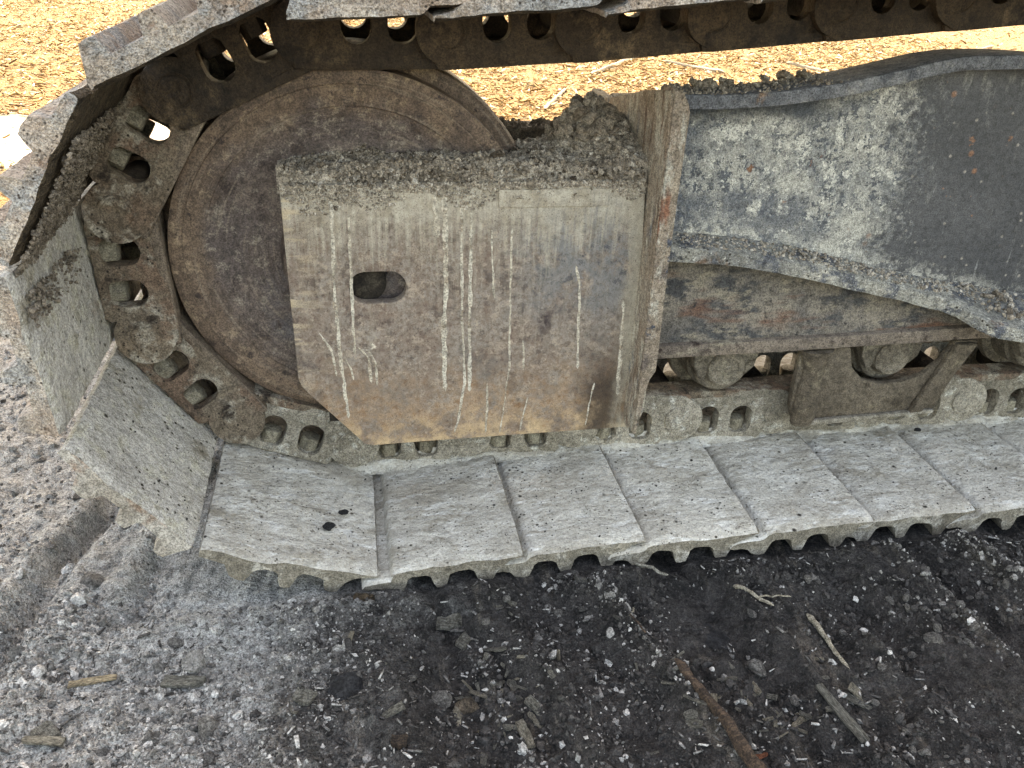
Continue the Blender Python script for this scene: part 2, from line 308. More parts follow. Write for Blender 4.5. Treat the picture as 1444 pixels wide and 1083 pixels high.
def mk_ground():
    t = MT('soil_and_chips', .95, .2); X = t.xyz(); x, y = X[0], X[1]
    wob = t.m_('MULTIPLY', t.m_('SUBTRACT', t.noise(5, 7, .7), .5), .55)
    fine = t.noise(130, 6, .75)
    grey = t.mix(t.r(t.noise(34, 7, .75), .36, .64), c(164, 163, 158), c(198, 196, 190))
    grey = t.mix(t.r(t.vor(120), .25, .1, 0, .8), grey, c(196, 193, 188))
    grey = t.mix(t.r(fine, .55, .66, 0, .8), grey, c(104, 101, 98))
    blk = t.mix(t.r(t.noise(22, 7, .75), .36, .62), c(46, 45, 44), c(76, 73, 71))
    blk = t.mix(t.r(fine, .58, .68, 0, .7), blk, c(98, 95, 92))
    blk = t.mix(t.m_('MULTIPLY', t.r(t.noise(9, 6, .75, (2.2, .45, 1)), .55, .68), .8), blk, c(116, 109, 100))
    s = t.m_('SUBTRACT', t.m_('ADD', x, t.m_('MULTIPLY', t.m_('ADD', y, .45), -.55)), wob)
    k = t.mix(t.r(t.m_('ADD', s, t.m_('MULTIPLY', t.m_('SUBTRACT', t.noise(28, 4, .8), .5), .45)), -.24, .10), grey, blk)
    # dusty crumbs along an old grouser ridge on the far right
    # chip litter ground behind
    chip = t.mix(t.r(t.noise(60, 7, .8), .38, .62), c(170, 134, 86, .7), c(120, 84, 46, .7))
    chip = t.mix(t.r(t.noise(120, 5, .8, (1, 2.2, 1)), .52, .62), chip, c(220, 204, 172, .85))
    chip = t.mix(t.r(t.noise(90, 5, .8, (2.2, 1, 1)), .56, .64), chip, c(150, 100, 58, .95))
    sand = t.mix(t.r(t.noise(30, 6), .4, .6), c(216, 210, 198, .9), c(196, 188, 176, .9))
    # a pale strip of bare sandy ground crosses the litter on the left
    sd = t.m_('ADD', t.m_('ADD', y, t.m_('MULTIPLY', x, .25)), t.m_('MULTIPLY', wob, 1.2))
    sx = t.m_('MULTIPLY', t.r(t.m_('ABSOLUTE', t.m_('SUBTRACT', sd, 2.25)), .62, .40), t.r(x, -.2, -.6))
    chip = t.mix(sx, chip, sand)
    yb = t.m_('ADD', y, wob)
    k = t.mix(t.r(yb, 1.10, 1.35), k, chip)
    t.col(k)
    t.bump(t.noise(60, 8, .75), .8, .008); t.bump(t.noise(260, 7, .75), .8, .003)
    return t.m
GROUND = mk_ground()

# ------------------------------------------------------------------ mesh helpers
def link_obj(name, me, parent=None):
    o = bpy.data.objects.new(name, me); COL.objects.link(o)
    if parent: o.parent = parent
    return o
def fin(me, mats, smooth=True, ang=32):
    for m in (mats if isinstance(mats, (list, tuple)) else [mats]): me.materials.append(m)
    if smooth:
        me.polygons.foreach_set('use_smooth', np.ones(len(me.polygons), bool)); me.set_sharp_from_angle(angle=math.radians(ang))
    me.update(); return me
def bm_me(bm, name, mats, bevel=0, seg=2, smooth=True):
    if bevel:
        bmesh.ops.remove_doubles(bm, verts=bm.verts, dist=1e-6)
        bmesh.ops.recalc_face_normals(bm, faces=bm.faces)
        es = [e for e in bm.edges if len(e.link_faces) == 2 and e.calc_face_angle(0) > .5]
        bmesh.ops.bevel(bm, geom=es, offset=bevel, segments=seg, profile=.6, affect='EDGES', clamp_overlap=True)
    bmesh.ops.recalc_face_normals(bm, faces=bm.faces)
    me = bpy.data.meshes.new(name); bm.to_mesh(me); bm.free()
    return fin(me, mats, smooth)
def b_plate(bm, outer, holes, f):
    """outline + holes in 2D, f(a,b,side) -> 3D point, side 0/1"""
    vs_, es_ = [], []
    for lp in [outer]+list(holes):
        n0 = len(vs_); vs_ += [Vector(p_) for p_ in lp]; es_ += [(n0+i, n0+(i+1) % len(lp)) for i in range(len(lp))]
    r_ = delaunay_2d_cdt(vs_, es_, [], 1, 1e-7)
    V, Fc = r_[0], r_[2]
    def inside(p_, lp):
        k_ = False
        for (x1, y1), (x2, y2) in zip(lp, lp[1:]+lp[:1]):
            if (y1 > p_[1]) != (y2 > p_[1]) and p_[0] < (x2-x1)*(p_[1]-y1)/(y2-y1)+x1: k_ = not k_
        return k_
    if holes: Fc = [fc for fc in Fc if not any(inside((sum(V[i].x for i in fc)/len(fc), sum(V[i].y for i in fc)/len(fc)), lp) for lp in holes)]
    A = [bm.verts.new(f(v.x, v.y, 0)) for v in V]; B = [bm.verts.new(f(v.x, v.y, 1)) for v in V]
    cnt = {}
    for fc in Fc:
        bm.faces.new([A[i] for i in fc]); bm.faces.new([B[i] for i in reversed(fc)])
        for i in range(len(fc)):
            a, b = fc[i], fc[(i+1) % len(fc)]; cnt.setdefault((min(a, b), max(a, b)), []).append((a, b))
    for k_, l in cnt.items():
        if len(l) == 1:
            a, b = l[0]; bm.faces.new([A[b], A[a], B[a], B[b]])
def xz(y0, y1): return lambda a, b, s: (a, y1 if s else y0, b)
def plate(name, outer, holes, y0, y1, mats, bevel=.002, parent=None):
    bm = bmesh.new(); b_plate(bm, outer, holes, xz(y0, y1)); return link_obj(name, bm_me(bm, name, mats, bevel), parent)
def b_box(bm, x0, x1, y0, y1, z0, z1):
    r_ = bmesh.ops.create_cube(bm, size=1)
    for v in r_['verts']: v.co = ((x0+x1)/2+v.co.x*(x1-x0), (y0+y1)/2+v.co.y*(y1-y0), (z0+z1)/2+v.co.z*(z1-z0))
def b_cylY(bm, x, z, prof, n=48):
    """lathe round the Y axis through (x,z); prof = [(y,r)...]"""
    rings = []
    for (y, r) in prof:
        if r < 1e-6: rings.append([bm.verts.new((x, y, z))])
        else: rings.append([bm.verts.new((x+r*math.cos(2*PI*i/n), y, z+r*math.sin(2*PI*i/n))) for i in range(n)])
    for a, b in zip(rings[:-1], rings[1:]):
        if len(a) == 1 and len(b) == 1: continue
        for i in range(n):
            j = (i+1) % n
            if len(a) == 1: bm.faces.new([a[0], b[i], b[j]])
            elif len(b) == 1: bm.faces.new([a[i], b[0], a[j]])
            else: bm.faces.new([a[i], b[i], b[j], a[j]])
def tag(o, label, cat=None, group=None, kind=None):
    o['label'] = label
    if cat: o['category'] = cat
    if group: o['group'] = group
    if kind: o['kind'] = kind
    return o
def np_mesh(name, V, F, mats, smooth=True, ang=40, tone=None):
    me = bpy.data.meshes.new(name); me.vertices.add(len(V)); me.vertices.foreach_set('co', np.asarray(V, np.float32).ravel())
    F = np.asarray(F, np.int32); n, k = F.shape
    me.loops.add(n*k); me.loops.foreach_set('vertex_index', F.ravel())
    me.polygons.add(n); me.polygons.foreach_set('loop_start', np.arange(0, n*k, k, dtype=np.int32)); me.polygons.foreach_set('loop_total', np.full(n, k, np.int32))
    me.update(calc_edges=True); me.validate()
    if tone is not None:
        at = me.attributes.new('tone', 'FLOAT', 'POINT'); at.data.foreach_set('value', np.asarray(tone, np.float32))
    for m in (mats if isinstance(mats, (list, tuple)) else [mats]): me.materials.append(m)
    if smooth:
        me.polygons.foreach_set('use_smooth', np.ones(n, bool))
        if ang: me.set_sharp_from_angle(angle=math.radians(ang))
    me.update(); return me

# ------------------------------------------------------------------ ground
RIDGES = [((.30, -.415), (.44, -.90), .014, .018), ((.775, -.39), (.82, -.75), .016, .018), ((.878, -.36), (.95, -.72), .018, .024), ((.10, -.50), (.20, -.90), .014, .014), ((.62, -.40), (.66, -.66), .013, .014), ((.50, -.42), (.58, -.85), .014, .015), ((-.36, -.40), (-.27, .02), .016, -.014), ((-.51, -.45), (-.43, -.08), .018, -.020)]
def ground_h(x, y):
    z = -.050+.010*fbm(x*3.2, y*3.2, 3, 3)+.010*fbm(x*11, y*11, 9, 4, .55)
    front = sstep(.9, .3, y)
    right = sstep(-.12, .08, x-.5*(y+.45))
    # old grouser imprints running out from the track on the right, blurred ones on the left
    s = x+.20*(y+.6)+.018*fbm(x*5, y*5, 21, 3)
    rut = fbm(s*9, y*1.1+5, 33, 3)
    z += right*front*(.030*rut+.018*(np.abs(((s/.19) % 1)-.5)*4-1)*sstep(-.5, .3, fbm(s*3, y*2, 77, 2)))
    s2 = x-.18*y+.02*fbm(x*4, y*4, 41, 3)
    z += (1-right)*front*(.008*fbm(s2*10, y*1.4, 45, 3)-.020*np.exp(-((s2+.43)/.022)**2)+.010*np.exp(-((s2+.385)/.03)**2))
    z += front*(.009*np.abs(fbm(x*34, y*34, 51, 3, .6))+.0035*fbm(x*95, y*95, 61, 2)+right*.010*sstep(.1, .55, fbm(x*17, y*17, 57, 3)))
    for (ax, ay), (bx, by), w_, h_ in RIDGES:
        L_ = math.hypot(bx-ax, by-ay); ux, uy = (bx-ax)/L_, (by-ay)/L_
        t_ = (x-ax)*ux+(y-ay)*uy; d_ = -(x-ax)*uy+(y-ay)*ux+.006*fbm(x*14, y*14, 88, 2)
        m_ = sstep(-.02, .04, t_)*sstep(L_+.02, L_-.05, t_)*(.6+.4*vn(x*25, y*25, 13))
        z = z+h_*m_*(np.exp(-(d_/w_)**2)-.9*np.exp(-((d_-2.2*w_)/(1.4*w_))**2))
    # pressed flat below the track run
    under = sstep(-.30, -.18, x)*sstep(.42, .37, np.abs(y))
    z = z*(1-under)+np.minimum(z, -.047)*under
    # heave just outside the shoe ends
    z += .005*np.exp(-((y+.42)/.03)**2)-.005*np.exp(-((y+.375)/.02)**2)*sstep(-.3, -.1, x)*(.4+.6*vn(x*14, y*6, 71))
    far = sstep(1.0, 2.2, y)
    z += far*(.03*fbm(x*1.1, y*1.1, 81, 3)+.012*fbm(x*7, y*7, 83, 3))
    return z
def axis(lo, hi, st, far, n):
    core = np.arange(lo, hi+1e-9, st); g = np.geomspace(st*1.5, far, n)
    return np.concatenate([(lo-g)[::-1], core, hi+g])
gx = np.concatenate([-.85-np.geomspace(.005, 400, 60)[::-1], np.arange(-.85, 1.1, .0036), 1.1+np.geomspace(.005, 400, 60)])
gy = np.concatenate([-.9-np.geomspace(.005, 300, 40)[::-1], np.arange(-.9, -.35, .0036), np.arange(-.35, .6, .009), .6+np.geomspace(.009, 500, 90)])
GX, GY = np.meshgrid(gx, gy)
GZ = ground_h(GX, GY)
nx, ny = len(gx), len(gy)
ii = (np.arange(ny-1)[:, None]*nx+np.arange(nx-1)[None]).ravel()
gme = np_mesh('ground', np.stack([GX, GY, GZ], -1).reshape(-1, 3), np.stack([ii, ii+1, ii+1+nx, ii+nx], 1), GROUND, ang=0)
g_o = link_obj('ground', gme); tag(g_o, 'grey and black soil with chip litter behind', kind='structure')

# ------------------------------------------------------------------ the machine
ROOT = bpy.data.objects.new('crawler_machine', None); COL.objects.link(ROOT)
tag(ROOT, 'mud-caked crawler machine undercarriage with rusty idler wheel and steel track', 'tracked machine')
CX, CZ, RI = -.019, .363, .269
P = .19

# --- chain path: pins in order of travel (top right -> round the idler -> bottom right)
def pin_at(t): 
    r_ = .322+.014*math.cos(t-math.radians(190)); return (CX+r_*math.cos(t), CZ+r_*math.sin(t))
def next_pin(t, sg):
    lo, hi = math.radians(20), math.radians(50); p0 = pin_at(t)
    for _ in range(40):
        m_ = (lo+hi)/2; p1 = pin_at(t+sg*m_)
        if math.hypot(p1[0]-p0[0], p1[1]-p0[1]) < P: lo = m_
        else: hi = m_
    return t+sg*lo
ang = [math.radians(199.5)]
for _ in range(3): ang.insert(0, next_pin(ang[0], -1))
for _ in range(2): ang.append(next_pin(ang[-1], 1))
arc = [pin_at(t) for t in ang]
up = []
q = arc[0]
for k in range(13):
    sl = (.01, .06)[k] if k < 2 else (.088 if q[0] < 1.2 else .0)
    a_ = math.atan(sl); q = (q[0]+P*math.cos(a_), q[1]+P*math.sin(a_)); up.append(q)
low = []; q = arc[-1]
for k in range(14):
    zt = min(.046, q[1]+.004); dz = zt-q[1]; q = (q[0]+math.sqrt(P*P-dz*dz), zt); low.append(q)
pins = up[::-1]+arc+low
NUP = len(up); NARC = len(arc)

# --- shoe mesh variants
def shoe_mesh(seed, kl='s', kr='s'):
    """kl / kr: 's' = straight run (recessed tail, long lip), 'c' = on the bend (square edge with an open joint)"""
    top = [(.006, -.0755), (.010, -.070), (.020, -.0660), (.034, -.0640), (.0540, -.0635), (.0600, -.0625), (.0625, -.0600), (.0660, -.0560), (.071, -.0540), (.078, -.0531)]
    top += [(u, -.0533+.0048*(u-.07)/.145) for u in np.linspace(.088, .215, 12)]+[(.226, -.0480), (.236, -.0474), (.2440, -.0474)]
    bot = [(.2456, -.0488), (.2456, -.0545), (.236, -.0560), (.224, -.0585), (.212, -.062), (.204, -.068), (.199, -.080), (.195, -.0895), (.188, -.0905), (.179, -.0895), (.175, -.080), (.172, -.069), (.165, -.0645),
           (.150, -.0635), (.141, -.0645), (.135, -.069), (.132, -.080), (.129, -.0895), (.122, -.091), (.114, -.0895), (.110, -.080), (.107, -.069), (.100, -.0645),
           (.088, -.0635), (.079, -.0645), (.073, -.069), (.069, -.080), (.064, -.0895), (.055, -.0905), (.043, -.088), (.036, -.080), (.026, -.0765), (.012, -.0775)]
    bot = [(u, v-.0055 if v < -.0616 else v) for u, v in bot]
    top = [(u-.007, v) for u, v in top]; bot = [(u-.007, v) for u, v in bot]
    if kl == 'b':                                          # joint closed up: plateau starts right at the neighbour's lip
        top = [(-.001, -.0755), (.003, -.071), (.013, -.0685), (.030, -.0675), (.0405, -.0665), (.0430, -.0610), (.0460, -.0560), (.051, -.0540), (.058, -.0534)]+[p_ for p_ in top if p_[0] > .066]
    if kl == 'c':
        top = [(-.0095, -.0640), (-.0098, -.0580), (-.0085, -.0535), (-.003, -.0522), (.020, -.0520), (.045, -.0518)]+[p_ for p_ in top if p_[0] > .062]
        bot = [p_ for p_ in bot if p_[0] > .033]+[(.026, -.0740), (.015, -.0720), (.000, -.0712)]
    if kr == 'c':
        top = [p_ for p_ in top if p_[0] < .190]+[(.196, -.0492), (.1995, -.0498)]
        bot = [(.2005, -.0520), (.2000, -.0600), (.1965, -.0680)]+[p_ for p_ in bot if p_[0] < .1955 and p_[1] < -.07]
    prof = np.array(top+bot); n = len(prof); nt = len(top)
    ys = np.concatenate([[-.372, -.3705, -.366, -.36], np.linspace(-.352, -.06, 44), np.linspace(-.03, .37, 12)])
    m = len(ys)
    U = np.repeat(prof[:, 0][:, None], m, 1); V = np.repeat(prof[:, 1][:, None], m, 1); Yg = np.repeat(ys[None], n, 0).copy()
    o = seed*7.3
    istop = (np.arange(n) < nt)[:, None]
    nz = fbm(U*16+o, Yg*16, seed, 4, .55)
    V = V+np.where(istop, .0022*nz+.0012*fbm(U*70+o, Yg*70, seed+3, 2), .0012*fbm(U*60+o, Yg*40, seed+5, 3))
    # rounded, worn near end
    d = np.clip((-.352-Yg)/.020, 0, 1)
    V = V-np.where(istop, .0045*d**2, 0)
    Yg = Yg+(.0035 if kl == 's' else .0055)*fbm(U*30+o, V*30, seed+9, 3)*(Yg < -.3)+(.003 if kl == 's' else .005)*fbm(U*9+o, V*9, seed+13, 2)*(Yg < -.36)
    U = U+.0012*fbm(V*40+o, Yg*30, seed+15, 3)*(~istop)+.0010*fbm(V*40+o, Yg*20, seed+17, 3)*istop
    Vv = np.stack([U, Yg, V], -1).reshape(-1, 3)
    F = []
    mt = []
    for i in range(n):
        j = (i+1) % n
        for k in range(m-1):
            F.append((i*m+k, j*m+k, j*m+k+1, i*m+k+1)); mt.append(0 if i < nt-1 else 1)
    tr = delaunay_2d_cdt([Vector(p_) for p_ in prof], [(i, (i+1) % n) for i in range(n)], [], 1, 1e-9)
    mp = tr[3]
    for fc in tr[2]:
        ids = [mp[i][0] for i in fc]
        F.append((ids[0]*m, ids[1]*m, ids[2]*m)); mt.append(1)
        F.append((ids[0]*m+m-1, ids[1]*m+m-1, ids[2]*m+m-1)); mt.append(1)
    me = bpy.data.meshes.new('track_shoe'); me.from_pydata(Vv.tolist(), [], F)
    me.materials.append(MUD); me.materials.append(MUDEDGE)
    me.polygons.foreach_set('material_index', np.array(mt, np.int32))
    bm = bmesh.new(); bm.from_mesh(me); bmesh.ops.recalc_face_normals(bm, faces=bm.faces); bm.to_mesh(me); bm.free()
    me.polygons.foreach_set('use_smooth', np.ones(len(me.polygons), bool)); me.set_sharp_from_angle(angle=math.radians(38)); me.update()
    return me
SHOES = [shoe_mesh(s) for s in (1, 2, 3, 4, 5)]
CURVED = [shoe_mesh(s, 'c', 'c') for s in (11, 12, 13)]; FIRST = shoe_mesh(21, 'c', 's'); SECOND = shoe_mesh(23, 'b', 's'); LAST = shoe_mesh(22, 's', 'c')

# --- link mesh (near side); u along, v up from pin line, Y depth
def arcp(cx, cy, r, a, b, n): return [(cx+r*math.cos(math.radians(a+(b-a)*i/n)), cy+r*math.sin(math.radians(a+(b-a)*i/n))) for i in range(n+1)]
def dwin(u):  # rounded window, flatter towards the shoe
    return [(u-.0185, -.030), (u-.0200, -.010)]+arcp(u, -.002, .0202, 170, 10, 8)+[(u+.0200, -.010), (u+.0185, -.030), (u+.012, -.037), (u-.012, -.037)]
def link_mesh(sgn, name):
    bm = bmesh.new()
    out = [(-.034, -.012), (-.020, -.034), (.004, -.046), (.012, -.0495), (.158, -.0495), (.164, -.040)]+arcp(.19, 0, .0435, 230, 432, 16)+[(.200, .0445), (.19, .0478), (.17, .0482), (.0, .0482), (-.018, .039), (-.032, .014)]
    win = [dwin(.060), dwin(.122)]
    ya, yb = (-.106, -.080)
    def f(a, b, s):
        off = .004-.0135*a/.19       # the tail end ducks behind its neighbour
        y = (yb if s else ya)+off
        return (a, y*sgn*-1*-1 if sgn > 0 else -y, b)
    b_plate(bm, out, win, f)
    me_b = bmesh.new()
    me = bm_me(bm, name, LINK_OLD, .0028, 2)
    bm = bmesh.new(); bm.from_mesh(me)
    def yy(v): return v*sgn
    # rail head
    b2 = bmesh.new()
    b_plate(b2, [(-.008, .035), (.198, .035), (.210, .040), (.206, .0495), (.19, .0502), (.0, .0502), (-.014, .044)], [], lambda a, b, s: (a, yy(-.113+(.008 if a < .03 else 0)) if not s else yy(-.062), b))
    m2 = bm_me(b2, 'r', RAIL, .003, 2); bm.from_mesh(m2)
    nrail = len(m2.polygons)
    # pin boss and pin end
    b3 = bmesh.new()
    b_cylY(b3, .19, 0, [(yy(-.082), .0), (yy(-.082), .0255), (yy(-.1165), .0255), (yy(-.1174), .0245), (yy(-.1172), .0225), (yy(-.1162), .0215), (yy(-.1162), .0205), (yy(-.1176), .019), (yy(-.1180), .006), (yy(-.1168), .004), (yy(-.1168), .0)], 40)
    bmesh.ops.recalc_face_normals(b3, faces=b3.faces)
    m3 = bpy.data.meshes.new('b'); b3.to_mesh(m3); b3.free(); bm.from_mesh(m3)
    bm.faces.ensure_lookup_table()
    me2 = bpy.data.meshes.new(name); n1 = len(me.polygons)
    for i, fc in enumerate(bm.faces): fc.material_index = 1 if n1 <= i < n1+nrail else 0
    # gentle casting unevenness
    for v in bm.verts:
        v.co.y += .0012*float(fbm(np.float64(v.co.x*28), np.float64(v.co.z*28), 5, 2)); v.co.z += .0010*float(fbm(np.float64(v.co.x*24), np.float64(v.co.y*24+4), 8, 2))
    bm.to_mesh(me2); bm.free()
    return fin(me2, [LINK_OLD, RAIL])
LINKN = link_mesh(1, 'track_link'); LINKF = link_mesh(-1, 'far_track_link')
def nut_mesh():
    bm = bmesh.new()
    bmesh.ops.create_cone(bm, cap_ends=True, segments=6, radius1=.0182, radius2=.0172, depth=.042)
    me = bm_me(bm, 'nut', NUTM, .003, 2); return me
NUT = nut_mesh()
b = bmesh.new(); b_cylY(b, 0, 0, [(-.078, 0), (-.078, .027), (.078, .027), (.078, 0)], 24); BUSH = bm_me(b, 'bushing', DARK, .002)

def set_mats(o, mats):
    for s_, m in zip(o.material_slots, mats): s_.link = 'OBJECT'; s_.material = m
for i in range(len(pins)-1):
    (xa, za), (xb, zb) = pins[i], pins[i+1]
    dx, dz = (xb-xa)/P, (zb-za)/P
    # local u=(dx,dz); v = inwards = u rotated +90deg (towards the idler)
    R = Matrix(((dx, 0, -dz, xa), (0, 1, 0, 0), (dz, 0, dx, za), (0, 0, 0, 1)))
    mid = (xa+xb)/2
    upper = i < NUP+1; arcs = (not upper) and i < NUP+NARC-2; 
    sme = LAST if i == NUP-1 else CURVED[i % 3] if NUP <= i < NUP+4 else FIRST if i == NUP+4 else SECOND if i == NUP+5 else SHOES[(i*2+i//5) % 5]
    sh = link_obj('track_shoe', sme, ROOT)
    R0 = R; R = R @ Matrix.Translation((random.uniform(-.0015, .0015), random.uniform(-.007, .004), 0)) @ Matrix.Rotation(random.uniform(-.012, .012), 4, 'Z') @ Matrix.Rotation(random.uniform(-.008, .008), 4, 'X'); sh.matrix_local = R
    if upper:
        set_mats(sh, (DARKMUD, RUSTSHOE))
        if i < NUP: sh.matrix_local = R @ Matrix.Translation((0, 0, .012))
    elif arcs: set_mats(sh, (MUD_TINTED if i > NUP+1 else DARKMUD, EDGE_TINTED if i > NUP+2 else RUSTSHOE))
    R = R0
    ln = link_obj('track_link', LINKN, ROOT); ln.matrix_local = R
    lf = link_obj('track_link', LINKF, ROOT); lf.matrix_local = R
    lm = (LINK_SHADED, LINK_SHADED) if upper else ((LINK_OLD, RAIL) if arcs else (LINK_MUD, LINK_OLD))
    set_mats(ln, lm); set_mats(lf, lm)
    for L_, sg in ((ln, -1), (lf, 1)):
        for u in (.060, .122):
            nt = link_obj('nut', NUT, L_); nt.location = (u+random.uniform(-.002, .002), sg*.0865, -.0365); nt.rotation_euler = (0, 0, random.random()*2)
            set_mats(nt, (LINK_SHADED if upper else NUTM,))
    bs = link_obj('bushing', BUSH, ln); bs.location = (.19, 0, 0)

# --- idler wheel (mesh centred on its own axle so the disc pattern follows the radius)
idl = bpy.data.objects.new('idler_wheel', None); COL.objects.link(idl); idl.parent = ROOT; idl.location = (CX, 0, CZ)
bm = bmesh.new()
b_cylY(bm, 0, 0, [(-.0935, .2130), (-.0945, .2175), (-.0962, .2190), (-.0985, .2400), (-.0985, .2480), (-.0972, .2490), (-.0972, .2620), (-.094, RI), (-.050, RI), (-.047, RI+.004), (-.042, RI+.020), (-.034, RI+.024), (.034, RI+.024), (.042, RI+.020), (.047, RI+.004), (.050, RI), (.096, RI), (.103, .262), (.103, .226), (.094, .2175), (.072, .214)], 128)
link_obj('rim', bm_me(bm, 'rim', DISC), idl)
bm = bmesh.new()
b_cylY(bm, 0, 0, [(-.0930, .2165), (-.0918, .212), (-.0900, .205), (-.0875, .193), (-.086, .120), (-.090, .112), (-.112, .106), (-.122, .098), (-.124, .050), (-.118, .046), (-.118, .0)], 96)
b_cylY(bm, 0, 0, [(.0725, .2165), (.080, .193), (.092, .120), (.112, .106), (.122, .0)], 64)
link_obj('disc', bm_me(bm, 'disc', DISC), idl)
bm = bmesh.new(); b_cylY(bm, .012, -.03, [(-.112, .0), (-.137, .0), (-.137, .024), (-.134, .030), (-.112, .030)], 32)
link_obj('axle_end', bm_me(bm, 'axle_end', DARK), idl)

# --- guard plate over the idler
GY0, GY1 = -.160, -.140
outl = [(-.1185, .40), (-.1175, .30), (-.1165, .19), (-.112, .176), (-.100, .160), (-.022, .0665), (-.010, .0625), (.10, .064), (.424, .066), (.415, .30), (.404, .488)]
outl = outl+[(-.1185, .488)]
hole = arcp(.0265, .3345, .0245, -90, 90, 12)+arcp(-.0085, .3345, .0245, 90, 270, 12)
gp = bpy.data.objects.new('idler_guard', None); COL.objects.link(gp); gp.parent = ROOT
fp = plate('front_plate', outl, [hole], GY0, GY1, GUARD, .0035, gp)
plate('top_plate', [(-.1185, .490), (.405, .490), (.405, .474), (-.1185, .474)], [], -.138, .0, GUARD, .003, gp)
# bottom return lip, left return strip, wear strip near the top edge
bm = bmesh.new(); b_box(bm, -.01, .42, -.1385, -.126, .067, .080); link_obj('bottom_lip', bm_me(bm, 'bottom_lip', GUARD, .002), gp)
bm = bmesh.new(); b_box(bm, .185, .352, -.1635, -.1605, .452, .478)
link_obj('wear_strip', bm_me(bm, 'wear_strip', GUARD, .0015), gp)
bm = bmesh.new()
b_plate(bm, [(-.075, .49), (-.075, .10), (.41, .10), (.41, .49)], [[(-.05, .29), (.07, .29), (.07, .38), (-.05, .38)]], xz(-.1385, -.130)); link_obj('backing_plate', bm_me(bm, 'backing_plate', DARK), gp)  # dark colour puts the shade inside the guard hole on this plate

# dried drips of pale mud water running down the plate
DR = [([(-0.0509, 0.4389), (-0.0541, 0.3215), (-0.0505, 0.2048), (-0.0446, 0.1165)], 0.0052), ([(-0.0285, 0.4178), (-0.0296, 0.3205), (-0.0291, 0.2277)], 0.0038),
([(0.1074, 0.4459), (0.1093, 0.3377), (0.106, 0.2447), (0.108, 0.1552)], 0.0073), ([(0.1321, 0.4244), (0.1342, 0.2791), (0.1396, 0.1685), (0.1241, 0.0777)], 0.0038),
([(0.1464, 0.4325), (0.1458, 0.3135), (0.1466, 0.1527)], 0.005), ([(0.1754, 0.391), (0.1827, 0.3121)], 0.003), ([(0.2062, 0.3901), (0.2097, 0.1897), (0.1983, 0.0721)], 0.003),
([(0.2307, 0.2384), (0.234, 0.1858)], 0.003), ([(0.3078, 0.3591), (0.3155, 0.3302), (0.3217, 0.1833)], 0.004), ([(0.3524, 0.1554), (0.3442, 0.075)], 0.003),
([(0.1761, 0.1663), (0.1757, 0.0738)], 0.0038), ([(0.3888, 0.2991), (0.3946, 0.1302)], 0.006), ([(-0.0802, 0.2658), (-0.0636, 0.2344), (-0.0597, 0.1931)], 0.004),
([(-0.0243, 0.2394), (-0.0092, 0.2206), (-0.0078, 0.1776)], 0.004), ([(-0.0087, 0.2326), (0.0011, 0.2116), (0.0018, 0.1733)], 0.004), ([(0.0922, 0.4462), (0.0981, 0.4093)], 0.0084), ([(0.2432, 0.136), (0.2304, 0.0724)], 0.003),
([(-.034, .232), (-.022, .236), (-.008, .233), (.004, .240)], .005), ([(-.045, .222), (-.038, .205), (-.034, .184)], .005), ([(-.005, .245), (.0, .236)], .011)]
for di, (pts, w) in enumerate(DR):
    pts = np.array(pts); w = w*1.2
    if pts[0, 1] > .38: pts[0, 1] = min(.472, pts[0, 1]+.03)
    seg = np.r_[0, np.cumsum(np.hypot(*np.diff(pts, axis=0).T))]; n = max(8, int(seg[-1]/.004)); t_ = np.linspace(0, seg[-1], n)
    px_ = np.interp(t_, seg, pts[:, 0])+.0016*fbm(t_*45, t_*0+di*3.1, 5, 3); pz_ = np.interp(t_, seg, pts[:, 1])
    ww = w*.5*(.65+.6*vn(t_*150, t_*0+di, 3)+.4*fbm(t_*40, t_*0+di, 8, 3))*np.clip(np.minimum(t_, (seg[-1]-t_)*1.0)/(w*.8)+.25, 0, 1)
    ww = np.maximum(ww, .0006); V = []
    for s_, dp in ((-1, .0003), (-.5, -.0007), (0, -.0011), (.5, -.0007), (1, .0003)):
        V.append(np.stack([px_+s_*ww, np.full(n, GY0+dp), pz_], -1))
    V = np.stack(V, 1).reshape(-1, 3); F = [(a*5+b_, a*5+b_+1, a*5+5+b_+1, a*5+5+b_) for a in range(n-1) for b_ in range(4)]
    link_obj('mud_drip', np_mesh('mud_drip', V, F, DRIP, ang=0), gp)

# --- yoke arm on the far side, with the tensioner rod
yk = bpy.data.objects.new('yoke_arm', None); COL.objects.link(yk); yk.parent = ROOT
bm = bmesh.new(); b_box(bm, -.10, .410, .14, .205, .455, .502); link_obj('beam', bm_me(bm, 'beam', ROLLER, .006), yk)
bm = bmesh.new(); b_box(bm, .13, .410, .128, .138, .410, .448); b_box(bm, .12, .41, .139, .15, .18, .45); link_obj('side_plate', bm_me(bm, 'side_plate', ROLLER, .004), yk)
bm = bmesh.new(); b_box(bm, .11, .41, -.06, .10, .30, .40); link_obj('tensioner_block', bm_me(bm, 'tensioner_block', DARK, .01), yk)

